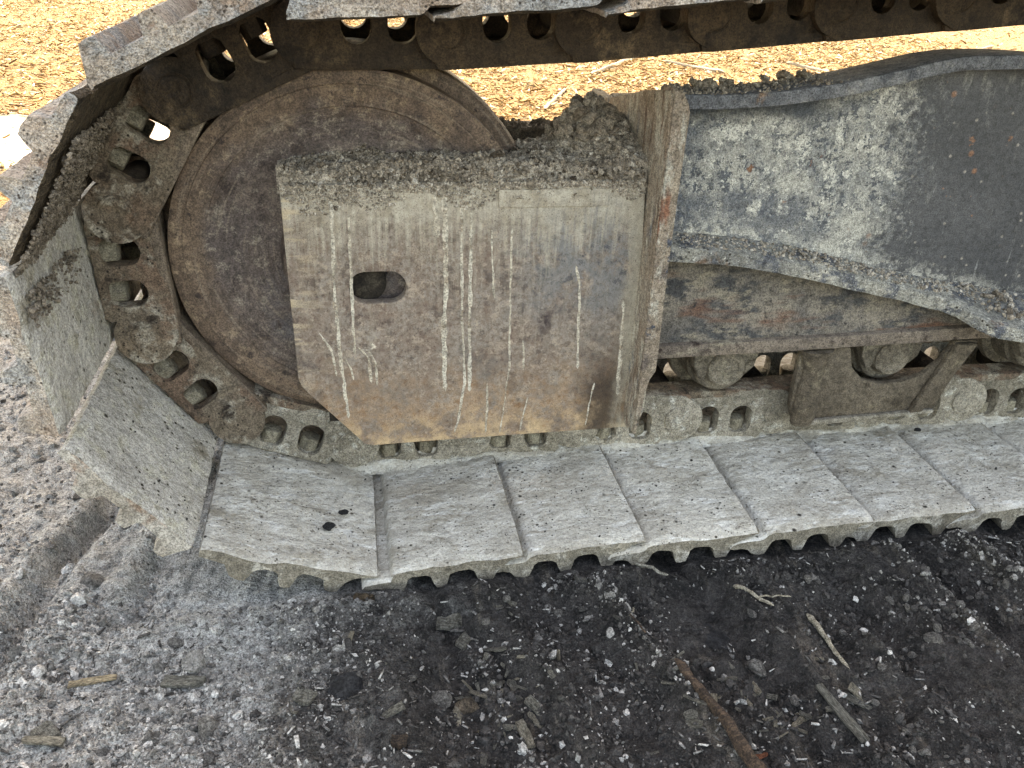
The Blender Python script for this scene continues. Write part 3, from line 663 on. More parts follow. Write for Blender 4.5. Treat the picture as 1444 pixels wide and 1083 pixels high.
# --- side frame
sf = bpy.data.objects.new('side_frame', None); COL.objects.link(sf); sf.parent = ROOT
XE = 2.7
bm = bmesh.new()
b_plate(bm, [(-.178, .075), (-.205, .12), (-.212, .22), (-.213, .612), (-.200, .622), (-.10, .606), (.03, .574), (.10, .560), (.19, .560), (.19, .15), (-.08, .12)], [], lambda a, b, s: (.426 if s else .409, a, b))
link_obj('end_plate', bm_me(bm, 'end_plate', ENDP, .003), sf)
plate('front_post', [(.4095, .083), (.414, .088), (.418, .122), (.4215, .160), (.4265, .186), (.4345, .200), (.4350, .23), (.4335, .37), (.4350, .50), (.4370, .595), (.433, .607), (.424, .622), (.411, .626)], [], -.216, -.165, POST, .004, sf)
def strip(name, rows, th, mats, parent, jit=.0012, sub=10, bevel=.0035):
    """ribbon plate: rows of (x_back, y_back, z_back, x_front, y_front, z_front)"""
    rows = np.array(rows); n0 = len(rows); t_ = np.linspace(0, n0-1, (n0-1)*sub+1)
    R_ = np.stack([np.interp(t_, np.arange(n0), rows[:, k]) for k in range(6)], 1)
    kern = np.hanning(sub+2)[1:-1]; kern /= kern.sum()
    pad = len(kern)//2
    for k in range(6):
        e = np.r_[2*R_[0, k]-R_[pad:0:-1, k], R_[:, k], 2*R_[-1, k]-R_[-2:-pad-2:-1, k]]; R_[:, k] = np.convolve(e, kern, 'same')[pad:pad+len(R_)]
    bm = bmesh.new(); prev = None
    for r_ in R_:
        j = jit*float(fbm(np.float64(r_[0]*22), np.float64(3.), 4, 3))
        q4 = [(r_[0], r_[1], r_[2]), (r_[3], r_[4]+j, r_[5]+j*.6), (r_[3], r_[4]+j, r_[5]-th+j), (r_[0], r_[1], r_[2]-th)]
        cur = [bm.verts.new(p_) for p_ in q4]
        if prev:
            for k in range(4): bm.faces.new([prev[k], prev[(k+1) % 4], cur[(k+1) % 4], cur[k]])
        else: bm.faces.new(cur)
        prev = cur
    bm.faces.new(prev[::-1])
    return link_obj(name, bm_me(bm, name, mats, bevel), parent)
tf = [(.440, .612), (.500, .611), (.583, .616), (.690, .631), (.770, .648), (.830, .662), (.880, .668), (.960, .670), (1.08, .664), (1.25, .64), (1.5, .60), (XE, .58)]
strip('top_flange', [(x*1.0+.0, -.085, z-.002, x, -.176, z) for x, z in tf], .020, TOPFL, sf)
sh_r = [(.455, .404, .446, .389, -.176), (.56, .391, .56, .378, -.176), (.67, .374, .66, .359, -.176), (.79, .343, .785, .327, -.177), (.90, .316, .895, .300, -.180), (.955, .305, .935, .291, -.188), (.985, .299, .952, .285, -.204), (1.01, .294, .968, .276, -.232),
        (1.04, .288, .992, .269, -.254), (1.08, .280, 1.045, .263, -.264), (1.15, .268, 1.15, .254, -.264), (1.4, .25, 1.4, .24, -.255), (XE, .25, XE, .24, -.25)]
strip('shelf_flange', [(xb, -.112, zb, xf, yf, zf) for xb, zb, xf, zf, yf in sh_r], .023, FLANGE, sf, .0018, 8)
pn = [(.44, .395)]+[(xb, zb-.004) for xb, zb, *_ in sh_r[1:]]+[(x, z-.006) for x, z in tf[::-1]]
plate('side_panel', pn, [], -.126, -.112, PANEL, 0, sf)
strip('lower_flange', [(.437, -.075, .223, .437, -.172, .221), (.75, -.075, .226, .75, -.172, .224), (1.05, -.075, .231, 1.05, -.172, .229), (1.6, -.075, .233, 1.6, -.172, .231), (XE, -.075, .233, XE, -.172, .231)], .023, BAR, sf, .0008)
bm = bmesh.new()
b_plate(bm, [(.4365, .222), (.75, .224), (1.05, .229), (XE, .233), (XE, .26), (1.4, .24), (1.1, .262), (.95, .29), (.79, .325), (.66, .357), (.4365, .385)], [], lambda a, b, s: (a, -.116-.046*min(1, max(0, (.40-b)/.18))**1.5+(.008 if s else 0), b))
link_obj('web_panel', bm_me(bm, 'web_panel', WEDGE, 0), sf)
bm = bmesh.new(); b_box(bm, .43, XE, -.097, .15, .225, .56); link_obj('box_core', bm_me(bm, 'box_core', ROLLER, .006), sf)
bm = bmesh.new()
b_plate(bm, [(-.19, .60), (-.176, .60), (-.127, .585), (-.127, .40), (-.176, .385), (-.176, .37), (-.19, .37)], [], lambda a, b, s: (.4595 if s else .4565, a, b)); bm.free()

# --- track rollers
def roller(x, z):
    e = bpy.data.objects.new('track_roller', None); COL.objects.link(e); e.parent = ROOT; e.location = (x, 0, z)
    bm = bmesh.new(); b_cylY(bm, 0, 0, [(-.100, 0), (-.100, .050), (-.097, .055), (-.060, .056), (-.057, .072), (-.045, .074), (-.03, .058), (.03, .058), (.045, .078), (.057, .076), (.06, .062), (.10, .060), (.10, 0)], 40)
    link_obj('wheel', bm_me(bm, 'wheel', ROLLER), e)
    bm = bmesh.new(); b_cylY(bm, 0, 0, [(-.1005, 0), (-.1005, .050), (-.118, .050), (-.122, .046), (-.122, .036), (-.126, .034), (-.139, .0325), (-.142, .029), (-.142, .022), (-.140, .020), (-.140, .006), (-.1425, .004), (-.1425, .0)], 36)
    link_obj('end_cap', bm_me(bm, 'end_cap', ROLLER), e)
    bm = bmesh.new()
    b_plate(bm, [(-.062, .052), (-.058, .005), (-.046, -.018), (-.036, -.022), (-.030, .0), (.0, .030), (.030, .0), (.036, -.016), (.052, .0), (.062, .052)], [], xz(-.135, -.102))
    link_obj('mount', bm_me(bm, 'mount', ROLLER, .004), e)
for k in range(7): roller(.592+.312*k, .155+min(k, 2)*.004)

# --- roller guard between the first two rollers
rg = bpy.data.objects.new('roller_guard', None); COL.objects.link(rg); rg.parent = ROOT
plate('guard_web', [(.712, .196), (.712, .084), (.722, .060), (.738, .050), (.86, .053), (.992, .060), (1.002, .072), (1.012, .105), (1.048, .196), (1.004, .199), (.985, .160), (.957, .134), (.918, .122), (.875, .121), (.840, .132), (.815, .156), (.803, .196)], [], -.160, -.146, ROLLGUARD, .004, rg)
bm = bmesh.new()
for z0, z1, r0, r1 in ((.052, .196, .0, 0),):
    n = 20; rings = []
    for zz, rr in ((.050, .001), (.0505, .017), (.056, .0195), (.13, .0195), (.138, .0165), (.168, .0165), (.178, .022), (.196, .026), (.197, .001)):
        rings.append([bm.verts.new((.740+rr*1.15*math.cos(2*PI*i/n), -.161+rr*.7*math.sin(2*PI*i/n), zz)) for i in range(n)])
    for a, b_ in zip(rings[:-1], rings[1:]):
        for i in range(n): bm.faces.new([a[i], a[(i+1) % n], b_[(i+1) % n], b_[i]])
link_obj('post', bm_me(bm, 'post', ROLLGUARD), rg)
plate('strut', [(1.000, .196), (.978, .150), (.958, .100), (.942, .062), (.968, .064), (.990, .105), (1.018, .150), (1.040, .196)], [], -.172, -.1605, ROLLGUARD, .004, rg)
plate('bottom_rib', [(.742, .049), (.99, .059), (.992, .066), (.742, .060)], [], -.171, -.1605, MUDEDGE, .003, rg)

plate('far_light_block', [(.47, .205), (.50, .085), (1.02, .085), (1.06, .205)], [], .148, .160, ROLLGUARD, .004, rg)  # plates added on the far side to block light behind the rollers
plate('far_light_block', [(1.12, .205), (1.15, .085), (2.4, .085), (2.4, .205)], [], .148, .160, ROLLGUARD, .004, rg)
# --- carrier roller (just outside the frame on the right) and the machine's unseen upper body, placed and sized to shade the near side
bm = bmesh.new(); b_cylY(bm, 1.36, .735, [(-.10, 0), (-.10, .045), (-.06, .045), (-.055, .055), (.055, .055), (.06, .045), (.10, .045), (.10, 0)], 32); link_obj('carrier_roller', bm_me(bm, 'carrier_roller', ROLLER), ROOT)
ub = bpy.data.objects.new('upper_body', None); COL.objects.link(ub); ub.parent = ROOT
bm = bmesh.new(); b_box(bm, -.75, 3.6, .15, 2.3, 1.5, 2.9); link_obj('housing', bm_me(bm, 'housing', BODYM, .08, 3), ub)
bm = bmesh.new(); b_box(bm, -.70, 3.55, .20, 2.25, 1.43, 1.497); link_obj('belly_plate', bm_me(bm, 'belly_plate', BODYM, .01, 1), ub)
bm = bmesh.new(); b_box(bm, 3.0, 3.55, .25, 1.6, .30, 1.428); link_obj('pedestal', bm_me(bm, 'pedestal', BODYM, .03, 2), ub)

# ------------------------------------------------------------------ clods: caked mud, soil crumbs, chips
def ico():
    bm = bmesh.new(); bmesh.ops.create_icosphere(bm, subdivisions=1, radius=1); v = np.array([p_.co[:] for p_ in bm.verts]); f = np.array([[q_.index for q_ in fc.verts] for fc in bm.faces]); bm.free(); return v, f
def ico2():
    bm = bmesh.new(); bmesh.ops.create_icosphere(bm, subdivisions=2, radius=1); v = np.array([p_.co[:] for p_ in bm.verts]); f = np.array([[q_.index for q_ in fc.verts] for fc in bm.faces]); bm.free(); return v, f
IV, IF = ico(); IV2, IF2 = ico2()
def rotm(n, tilt=PI):
    a = RNG.uniform(0, 2*PI, n); b_ = RNG.uniform(-tilt, tilt, n); c_ = RNG.uniform(-tilt, tilt, n)
    ca, sa, cb, sb, cc, sc_ = np.cos(a), np.sin(a), np.cos(b_), np.sin(b_), np.cos(c_), np.sin(c_)
    Rz = np.zeros((n, 3, 3)); Rz[:, 0, 0] = ca; Rz[:, 0, 1] = -sa; Rz[:, 1, 0] = sa; Rz[:, 1, 1] = ca; Rz[:, 2, 2] = 1
    Rx = np.zeros((n, 3, 3)); Rx[:, 0, 0] = 1; Rx[:, 1, 1] = cb; Rx[:, 1, 2] = -sb; Rx[:, 2, 1] = sb; Rx[:, 2, 2] = cb
    Ry = np.zeros((n, 3, 3)); Ry[:, 1, 1] = 1; Ry[:, 0, 0] = cc; Ry[:, 0, 2] = sc_; Ry[:, 2, 0] = -sc_; Ry[:, 2, 2] = cc
    return Rz@Rx@Ry
OV = np.array([(1, 0, 0), (-1, 0, 0), (0, 1, 0), (0, -1, 0), (0, 0, 1), (0, 0, -1)], float); OF = np.array([(0, 2, 4), (2, 1, 4), (1, 3, 4), (3, 0, 4), (2, 0, 5), (1, 2, 5), (3, 1, 5), (0, 3, 5)])
def clods(pos, size, tone, big=False, ani=.35, jit=.28, tilt=PI):
    V0, F0 = (OV*1.2, OF) if big is None else (IV2, IF2) if big else (IV, IF)
    n = len(pos); k = len(V0)
    rad = 1+jit*RNG.standard_normal((n, k, 1)).clip(-1.6, 1.6)
    if big:                                                # lumpy, broken outline
        rad = 1+.07*RNG.standard_normal((n, k, 1))
        for _ in range(3):
            ax = RNG.standard_normal((n, 3)); ax /= np.linalg.norm(ax, axis=1, keepdims=True); d_ = np.einsum('kj,nj->nk', V0, ax)
            rad = rad-.30*RNG.random((n, 1, 1))*np.clip(d_-.25, 0, 1)[..., None]*1.5+.16*np.sin(d_*RNG.uniform(3, 7, (n, 1))+RNG.uniform(0, 6, (n, 1)))[..., None]
    s3 = size[:, None]*(1+ani*RNG.uniform(-1, 1, (n, 3)))
    v = (V0[None]*rad)*s3[:, None, :]
    v = np.einsum('nij,nkj->nki', rotm(n, tilt), v)+pos[:, None, :]
    f = F0[None]+(np.arange(n)*k)[:, None, None]
    return v.reshape(-1, 3), f.reshape(-1, 3), np.repeat(tone, k)
def join(parts):
    V, F, T = [], [], []; o = 0
    for v, f, t_ in parts: V.append(v); F.append(f+o); T.append(t_); o += len(v)
    return np.concatenate(V), np.concatenate(F), np.concatenate(T)

# caked mud on top of the guard, banked against the end plate
def cake_z(x, y):
    b_ = .486+.008*vn(x*16, y*16, 5)+.014*fbm(x*24, y*24, 3, 5, .65)+.006*np.abs(fbm(x*70, y*70, 8, 3, .6))
    prof = sstep(-.172, -.135, y)*sstep(.055, -.03, y)
    h = .002+.014*prof*(1+.35*np.sin(x*9+1))
    bank = sstep(.24, .40, x); h = h+bank*(.038*sstep(-.15, -.03, y)*sstep(.16, .02, y)+.010)
    mound = np.exp(-(((x-.335)/.035)**2+((y+.02)/.05)**2)); h = h+.030*mound
    return b_+h
xs = np.linspace(-.122, .408, 300); ys = np.linspace(-.1565, .09, 130)
MX, MY = np.meshgrid(xs, ys); MZ = cake_z(MX, MY)
# hang over the front lip, and fall away behind
frontd = sstep(-.146, -.158, MY); MZ = MZ*(1-frontd)+frontd*.474
edge = sstep(.04, .09, MY); MZ = MZ*(1-edge)+edge*.46
MYd = np.maximum(MY+.004*fbm(MX*30, MY*30, 23, 3), -.157)
nyc, nxc = MX.shape; ii = (np.arange(nyc-1)[:, None]*nxc+np.arange(nxc-1)[None]).ravel()
sheetV = np.stack([MX, MYd, MZ], -1).reshape(-1, 3); q_ = np.stack([ii, ii+1, ii+1+nxc, ii+nxc], 1)
sheetF = np.concatenate([q_[:, [0, 1, 2]], q_[:, [0, 2, 3]]]); sheetT = (.50+.35*fbm(sheetV[:, 0]*20, sheetV[:, 1]*20, 7, 4)).clip(0, 1)
n = 7500
cx_ = RNG.uniform(-.118, .405, n); cy_ = -.163+.20*RNG.beta(1.1, 1.6, n)
sz = .0010+.0075*RNG.beta(1, 5.5, n)
lipd = sstep(-.146, -.162, cy_)*(.004+.040*RNG.random(n)**2.2*(.3+vn(cx_*16, cx_*0, 9)))
p1 = clods(np.stack([cx_, cy_, cake_z(cx_, cy_)-lipd-sz*.1], -1), sz, (.48+.20*RNG.standard_normal(n)+.3*fbm(cx_*18, cy_*18, 4, 3)).clip(0, 1))
n = 2600; cx_ = RNG.uniform(-.118, .404, n); fin_ = (.004+.030*vn(cx_*13, cx_*0, 29)**2+.016*vn(cx_*47, cx_*0, 31)**2); dn = fin_*RNG.random(n)**1.4; sz = .0008+.0042*RNG.beta(1, 4, n)
p4 = clods(np.stack([cx_, -.1590-.003*RNG.random(n)*(1-dn/.05), .4885-dn], -1), sz, (.58+.16*RNG.standard_normal(n)).clip(0, 1))
n = 60; cx_ = RNG.normal(.338, .022, n).clip(.29, .40); cy_ = RNG.normal(-.02, .03, n); sz = RNG.uniform(.006, .015, n)
p2 = clods(np.stack([cx_, cy_, cake_z(cx_, cy_)+.004], -1), sz, RNG.uniform(.25, .6, n), True, jit=.12)
n = 14; cx_ = np.r_[.185, .24, .25, .10, .0, RNG.uniform(-.1, .38, n-5)]; cy_ = np.r_[-.13, -.125, -.09, -.1, -.08, RNG.uniform(-.14, -.03, n-5)]; sz = np.r_[.010, .008, .006, .008, .007, RNG.uniform(.005, .009, n-5)]
p3 = clods(np.stack([cx_, cy_, cake_z(cx_, cy_)+.003], -1), sz, np.r_[.06, .0, .1, .2, .2, RNG.uniform(.1, .5, n-5)], True, jit=.12)
V, F, T = join([(sheetV, sheetF, sheetT), p1, p2, p3, p4])
o = link_obj('caked_mud', np_mesh('caked_mud', V, F, CAKE, tone=T, ang=28)); tag(o, 'lumpy grey-beige caked mud along the top of the idler guard', 'mud', kind='stuff')

# thin crumbly mud on flange tops, yoke beam, shelf
parts = []
def scat(n, fx, fy, fz, s0, s1, t0, t1, big=False):
    x_ = fx(n); y_ = fy(n); sz = s0+(s1-s0)*RNG.beta(1, 4, n); z_ = fz(x_, y_)+sz*.2
    parts.append(clods(np.stack([x_, y_, z_], -1), sz, RNG.uniform(t0, t1, n), big, jit=.15 if big else .28))
U_ = RNG.uniform
tfx, tfz = np.array(tf).T
scat(420, lambda n: .44+.26*RNG.beta(1, 1.6, n), lambda n: U_(-.172, -.09, n), lambda x, y: np.interp(x, tfx, tfz), .001, .005, .25, .7)
for (x_, s_) in ((.488, .006), (.505, .009), (.535, .006), (.60, .005), (.63, .007), (.655, .005)):
    parts.append(clods(np.array([[x_+U_(-.006, .006), -.10+U_(-.02, .02), np.interp(x_, tfx, tfz)+U_(0, .006)] for _ in range(9)]), U_(s_*.4, s_, 9), U_(.3, .6, 9), True, jit=.12))
scat(240, lambda n: U_(.1, .41, n), lambda n: U_(.14, .2, n), lambda x, y: x*0+.502, .002, .009, .1, .6)
shx = np.array([r_[0] for r_ in sh_r]); shz = np.array([r_[1] for r_ in sh_r])
scat(900, lambda n: U_(.47, 1.25, n), lambda n: U_(-.17, -.13, n), lambda x, y: np.interp(x, shx, shz)-.015*(-.112-y)/.064, .0012, .005, .3, 1.0)
scat(260, lambda n: U_(.98, 1.25, n), lambda n: U_(-.24, -.13, n), lambda x, y: np.interp(x, shx, shz)-.018*(-.112-y)/.15, .0015, .008, .1, .9)
scat(60, lambda n: U_(.41, .43, n), lambda n: U_(-.17, .1, n), lambda x, y: .60+(-y-.10)*.24*(y > -.1), .002, .007, .1, .5)
V, F, T = join(parts); o = link_obj('mud_crumbs', np_mesh('mud_crumbs', V, F, CAKE, tone=T, ang=50)); tag(o, 'dry mud crumbs lying along the frame flanges and yoke', 'mud', kind='stuff')

# mud banked along the foot of the lower chain
xr = np.arange(-.09, 1.6, .004); kk = np.linspace(0, 1, 9)
XR, KR = np.meshgrid(xr, kk, indexing='ij')
hgt = .010+.016*vn(XR*11, XR*0, 6)+.008*fbm(XR*40, KR*3, 9, 3); wid = .022+.016*vn(XR*9, XR*0+3, 16)
base = np.interp(XR, [p_[0] for p_ in pins[NUP+NARC-1:]], [p_[1] for p_ in pins[NUP+NARC-1:]])-.0525
YR = -.098-wid*KR+.003*fbm(XR*60, KR*6, 4, 3); ZR = base-.002+hgt*(1-KR)**1.7+.0022*fbm(XR*90, KR*9, 12, 3)*(1-KR*.5)
m9 = len(kk); ii = (np.arange(len(xr)-1)[:, None]*m9+np.arange(m9-1)[None]).ravel()
o = link_obj('banked_mud', np_mesh('banked_mud', np.stack([XR, YR, ZR], -1).reshape(-1, 3), np.stack([ii, ii+m9, ii+m9+1, ii+1], 1), MUD, ang=0)); tag(o, 'pale mud banked along the foot of the lower track links', 'mud', kind='stuff')

# clotted mud inside the turned-up shoes at upper left and dark crumbs on the flat shoes
parts = []
for i in range(NUP+1, NUP+3):
    (xa, za), (xb, zb) = pins[i], pins[i+1]; dx, dz = (xb-xa)/P, (zb-za)/P
    n = (2600, 200)[i-NUP-1]
    u = U_(.04, .225, n); y = -.365+.24*RNG.beta(1.0, 1.5, n); sz = .0010+.0062*RNG.beta(1, 5, n); v = -.0495-sz*.1+.004*vn(u*40, y*40, 5)
    if i == NUP+2: u = .02+.05*RNG.beta(1, 2, n)
    parts.append(clods(np.stack([xa+u*dx-v*dz, y, za+u*dz+v*dx], -1), sz, (.10+.30*RNG.random(n))))
for i in range(NUP-4, NUP+3):                              # earth packed between the grousers on the outside
    (xa, za), (xb, zb) = pins[i], pins[i+1]; dx, dz = (xb-xa)/P, (zb-za)/P
    n = 520; u = np.where(RNG.random(n) < .5, RNG.normal(.091, .011, n), RNG.normal(.153, .011, n)); y = -.362+.36*RNG.beta(1, 1.4, n); sz = .001+.0052*RNG.beta(1, 4, n)
    v = -.0625-.006*vn(u*50+i, y*30, 7)+(.012 if i < NUP else 0)
    parts.append(clods(np.stack([xa+u*dx-v*dz, y, za+u*dz+v*dx], -1), sz, (.30+.40*RNG.random(n))))
V, F, T = join(parts); o = link_obj('clotted_mud', np_mesh('clotted_mud', V, F, CAKE, tone=T, ang=50)); tag(o, 'brown clotted mud inside the upturned shoes left of the idler', 'mud', kind='stuff')
parts = []
for i in range(NUP+3, len(pins)-1):
    (xa, za), (xb, zb) = pins[i], pins[i+1]; dx, dz = (xb-xa)/P, (zb-za)/P
    n = 90 if i < NUP+NARC+6 else 20
    u = U_(.05, .225, n); y = -.355+.25*RNG.random(n); sz = .0005+.0034*RNG.beta(1, 8, n); v = -.0540+.0048*(u-.07)/.145+sz*.2
    parts.append(clods(np.stack([xa+u*dx-v*dz, y, za+u*dz+v*dx], -1), sz, .05+.3*RNG.random(n)))
for i in range(NUP+NARC+1, len(pins)-1):                   # dark dirt gathered in the joints between shoes
    (xa, za), (xb, zb) = pins[i], pins[i+1]; dx, dz = (xb-xa)/P, (zb-za)/P
    n = 420; u = RNG.normal(.0505, .0035, n); y = -.362+.27*RNG.random(n); sz = .0007+.0022*RNG.beta(1, 3, n); v = -.0628+sz*.2
    parts.append(clods(np.stack([xa+u*dx-v*dz, y, za+u*dz+v*dx], -1), sz, .03+.22*RNG.random(n), None))
V, F, T = join(parts); o = link_obj('dirt_specks', np_mesh('dirt_specks', V, F, CLOD, tone=T, ang=50)); tag(o, 'tiny dark dirt specks sprinkled over the track shoes', 'dirt', kind='stuff')

# soil crumbs and grit on the ground in front and at the left
def soil_mask(x, y): return sstep(-.16, .04, x-.55*(y+.45)-.55*(fbm(x*3, y*3, 91, 3)*.35))
parts = []
def ground_scatter(n, x0, x1, y0, y1, s0, s1, pw, big=False, light=.12, gate=None):
    x = U_(x0, x1, n); y = U_(y0, y1, n)
    keep = ~((np.abs(y) < .385) & (x > -.30))
    cl = fbm(x*7, y*7, 101, 3); keep &= RNG.random(n) < np.clip(.55+1.3*cl, .06, 1)
    x, y = x[keep], y[keep]; n = len(x); sz = s0+(s1-s0)*RNG.beta(1, pw, n)
    m = soil_mask(x, y)
    tone = np.where(RNG.random(n) < .11+.89*(1-m), .62+.15*RNG.standard_normal(n), .10+.12*np.abs(RNG.standard_normal(n)))
    tone = np.where(RNG.random(n) < light*.3, .9, tone).clip(0, 1)
    parts.append(clods(np.stack([x, y, ground_h(x, y)+sz*(-.05 if big else .15)], -1), sz, tone, big, jit=.15 if big else .26, ani=.45))
ground_scatter(60000, -.9, 1.12, -.92, -.33, .0007, .0040, 4, None)
ground_scatter(12000, -1.1, -.25, -.4, 1.2, .001, .007, 4, None)
ground_scatter(9000, -.9, 1.12, -.92, -.33, .0015, .0075, 3.5)
ground_scatter(2400, -.9, 1.12, -.92, -.33, .0025, .011, 4, True, .05)
ground_scatter(7000, -.6, .05, -.70, -.34, .0007, .0045, 4, None)
ground_scatter(900, -.6, .05, -.72, -.36, .0020, .0095, 4, True, .05)
ground_scatter(600, -1.1, -.25, -.5, 1.3, .004, .016, 3, True, .12)
for (ax, ay), (bx, by), w_, h_ in (RIDGES[2], RIDGES[1], RIDGES[0], RIDGES[3]):
    n = 500 if w_ > .017 else 180; t_ = U_(0, .8, n)**1.3; x = ax+(bx-ax)*t_+RNG.normal(0, w_*.8, n); y = ay+(by-ay)*t_+RNG.normal(0, .006, n); sz = .001+.006*RNG.beta(1, 4, n)
    kp = y < -.395; x, y, sz = x[kp], y[kp], sz[kp]
    parts.append(clods(np.stack([x, y, ground_h(x, y)], -1), sz, (.55+.2*RNG.standard_normal(len(x))).clip(.1, 1)))
V, F, T = join(parts); o = link_obj('soil_crumbs', np_mesh('soil_crumbs', V, F, CLOD, tone=T, ang=50)); tag(o, 'loose grit and soil crumbs covering the ground', 'soil', kind='stuff')

# splinters among the crumbs, then the bright litter of wood chips behind
def slivers(pos, L, wd, th, tone, tilt):
    n = len(pos); B = np.array([(-1, -1, -1), (1, -.6, -1), (1, .6, -1), (-1, 1, -1), (-1, -1, 1), (1, -.6, 1), (1, .6, 1), (-1, 1, 1)], float)
    Fb = np.array([(0, 2, 1), (0, 3, 2), (4, 5, 6), (4, 6, 7), (0, 1, 5), (0, 5, 4), (1, 2, 6), (1, 6, 5), (2, 3, 7), (2, 7, 6), (3, 0, 4), (3, 4, 7)])
    v = B[None]*(1+.25*RNG.uniform(-1, 1, (n, 8, 1)))*np.stack([L, wd, th], -1)[:, None, :]*.5
    v = np.einsum('nij,nkj->nki', rotm(n, tilt), v)+pos[:, None, :]
    return v.reshape(-1, 3), (Fb[None]+(np.arange(n)*8)[:, None, None]).reshape(-1, 3), np.repeat(tone, 8)
n = 3600; x = U_(-.8, 1.1, n); y = U_(-.9, -.39, n); kp = fbm(x*6, y*6, 131, 3) > -.05; x, y = x[kp], y[kp]; n = len(x)
L = .004+.02*RNG.beta(1, 4, n)
V, F, T = slivers(np.stack([x, y, ground_h(x, y)+.003], -1), L, L*U_(.12, .35, n), L*.1+.0006, U_(.2, 1, n)*np.where(RNG.random(n) < .5, .5, 1), .5)
o = link_obj('splinters', np_mesh('splinters', V, F, CLOD, tone=T, smooth=False)); tag(o, 'fine pale splinters strewn through the dark soil', 'splinters', kind='stuff')

parts = []
def chip_field(n, x0, x1, y0, y1, pw):
    y = y0+(y1-y0)*RNG.random(n)**pw; x = x0+(x1-x0)*RNG.random(n)
    ok = (y+.25*fbm(x*2, y*2, 3, 2) > 1.15)
    sd = np.abs(y+.25*x+.3*fbm(x*2.2, y*2.2, 141, 3)-2.25); ok &= ~((sd < .5) & (x < -.45) & (RNG.random(n) < .93))
    x, y = x[ok], y[ok]; n = len(x)
    L = .015+.065*RNG.beta(1.2, 4, n)
    parts.append(slivers(np.stack([x, y, ground_h(x, y)+.006+.012*RNG.random(n)], -1), L, L*U_(.10, .34, n), .002+L*.07, RNG.beta(.9, .9, n), .55))
chip_field(24000, -4.2, -.5, 1.1, 10, 1.6)
chip_field(30000, -.2, 5.5, 2.2, 8.5, 1.3)
chip_field(10000, 3, 13, 4, 15, 1.0)
V, F, T = join(parts); o = link_obj('wood_chip_litter', np_mesh('wood_chip_litter', V, F, CHIPS, tone=T, smooth=False)); tag(o, 'sunlit golden wood chips spread over the ground behind', 'wood chips', kind='stuff')

# ------------------------------------------------------------------ single stones, chips and sticks
def ico3():
    bm = bmesh.new(); bmesh.ops.create_icosphere(bm, subdivisions=3, radius=1); v = np.array([p_.co[:] for p_ in bm.verts]); f = np.array([[q_.index for q_ in fc.verts] for fc in bm.faces]); bm.free(); return v, f
IV3, IF3 = ico3()
def rock_mesh(seed, flat=.65, mat=STONE, jit=.22):
    r_ = np.random.default_rng(seed); V0 = IV3.copy()
    for _ in range(7):                                     # random planar cuts give facets
        nrm = r_.standard_normal(3); nrm /= np.linalg.norm(nrm); d = V0@nrm; lim = r_.uniform(.55, .85); V0 -= np.outer(np.maximum(d-lim, 0), nrm)
    V0 *= (1+.16*(fbm(V0[:, :1]*2.3+seed, V0[:, 1:2]*2.3+V0[:, 2:]*1.7, seed, 4, .6))+.10*fbm(V0[:, 2:]*5+seed, V0[:, :1]*5-V0[:, 1:2]*3, seed+3, 3)+.02*r_.standard_normal((len(V0), 1))); V0 *= np.array([1.0, r_.uniform(.65, .95), flat*r_.uniform(.8, 1.1)])
    return np_mesh('stone', V0, IF3, unit_of(mat), ang=40)
ROCKS = [rock_mesh(s) for s in range(7)]; ROCKSD = [rock_mesh(s+20, mat=STONED) for s in range(4)]
def chip_mesh(seed, mat, name='wood_chip'):
    r_ = np.random.default_rng(seed); n = 7
    t_ = np.linspace(-1, 1, n); top = .5*(1-.12*np.abs(t_)**3)+.045*r_.standard_normal(n)+.1*r_.standard_normal()*t_; bot = -.5*(1-.12*np.abs(t_)**3)+.045*r_.standard_normal(n)+.1*r_.standard_normal()*t_
    out = [(t_[i]+.05*r_.standard_normal(), top[i]) for i in range(n)][::-1]+[(t_[i]+.05*r_.standard_normal(), bot[i]) for i in range(n)]
    bm = bmesh.new(); k1, k2 = r_.uniform(-.12, .12, 2)
    b_plate(bm, out, [], lambda a, b, s: (a, b, (.16 if s else -.16)*(1+.5*math.sin(a*3+seed)*.5)+k1*a*a+k2*a*b))
    return bm_me(bm, name, unit_of(mat), .03, 1)
CHP = [chip_mesh(s, WOODP) for s in range(4)]; CHG = [chip_mesh(s+9, WOODG) for s in range(4)]
def put(name, me, x, y, sx, sy, sz, rz, label, cat, group=None, tilt=.25, dz=.0, mat=None):
    o = link_obj(name, me); o.location = (x, y, float(ground_h(np.float64(x), np.float64(y)))+dz)
    o.rotation_euler = (random.uniform(-tilt, tilt), random.uniform(-tilt, tilt), rz); o.scale = (sx, sy, sz)
    if mat: set_mats(o, (mat,))
    return tag(o, label, cat, group)
def between(a, b): return ((a[0]+b[0])/2, (a[1]+b[1])/2, math.hypot(b[0]-a[0], b[1]-a[1])/2, math.atan2(b[1]-a[1], b[0]-a[0]))
def shard(name, a, b, w, th, mat, label, cat, seed=0, dz=.006):
    x, y, L, rz = between(a, b); return put(name, chip_mesh(seed, mat, name), x, y, L, w, th, rz, label, cat, None, .06, dz)
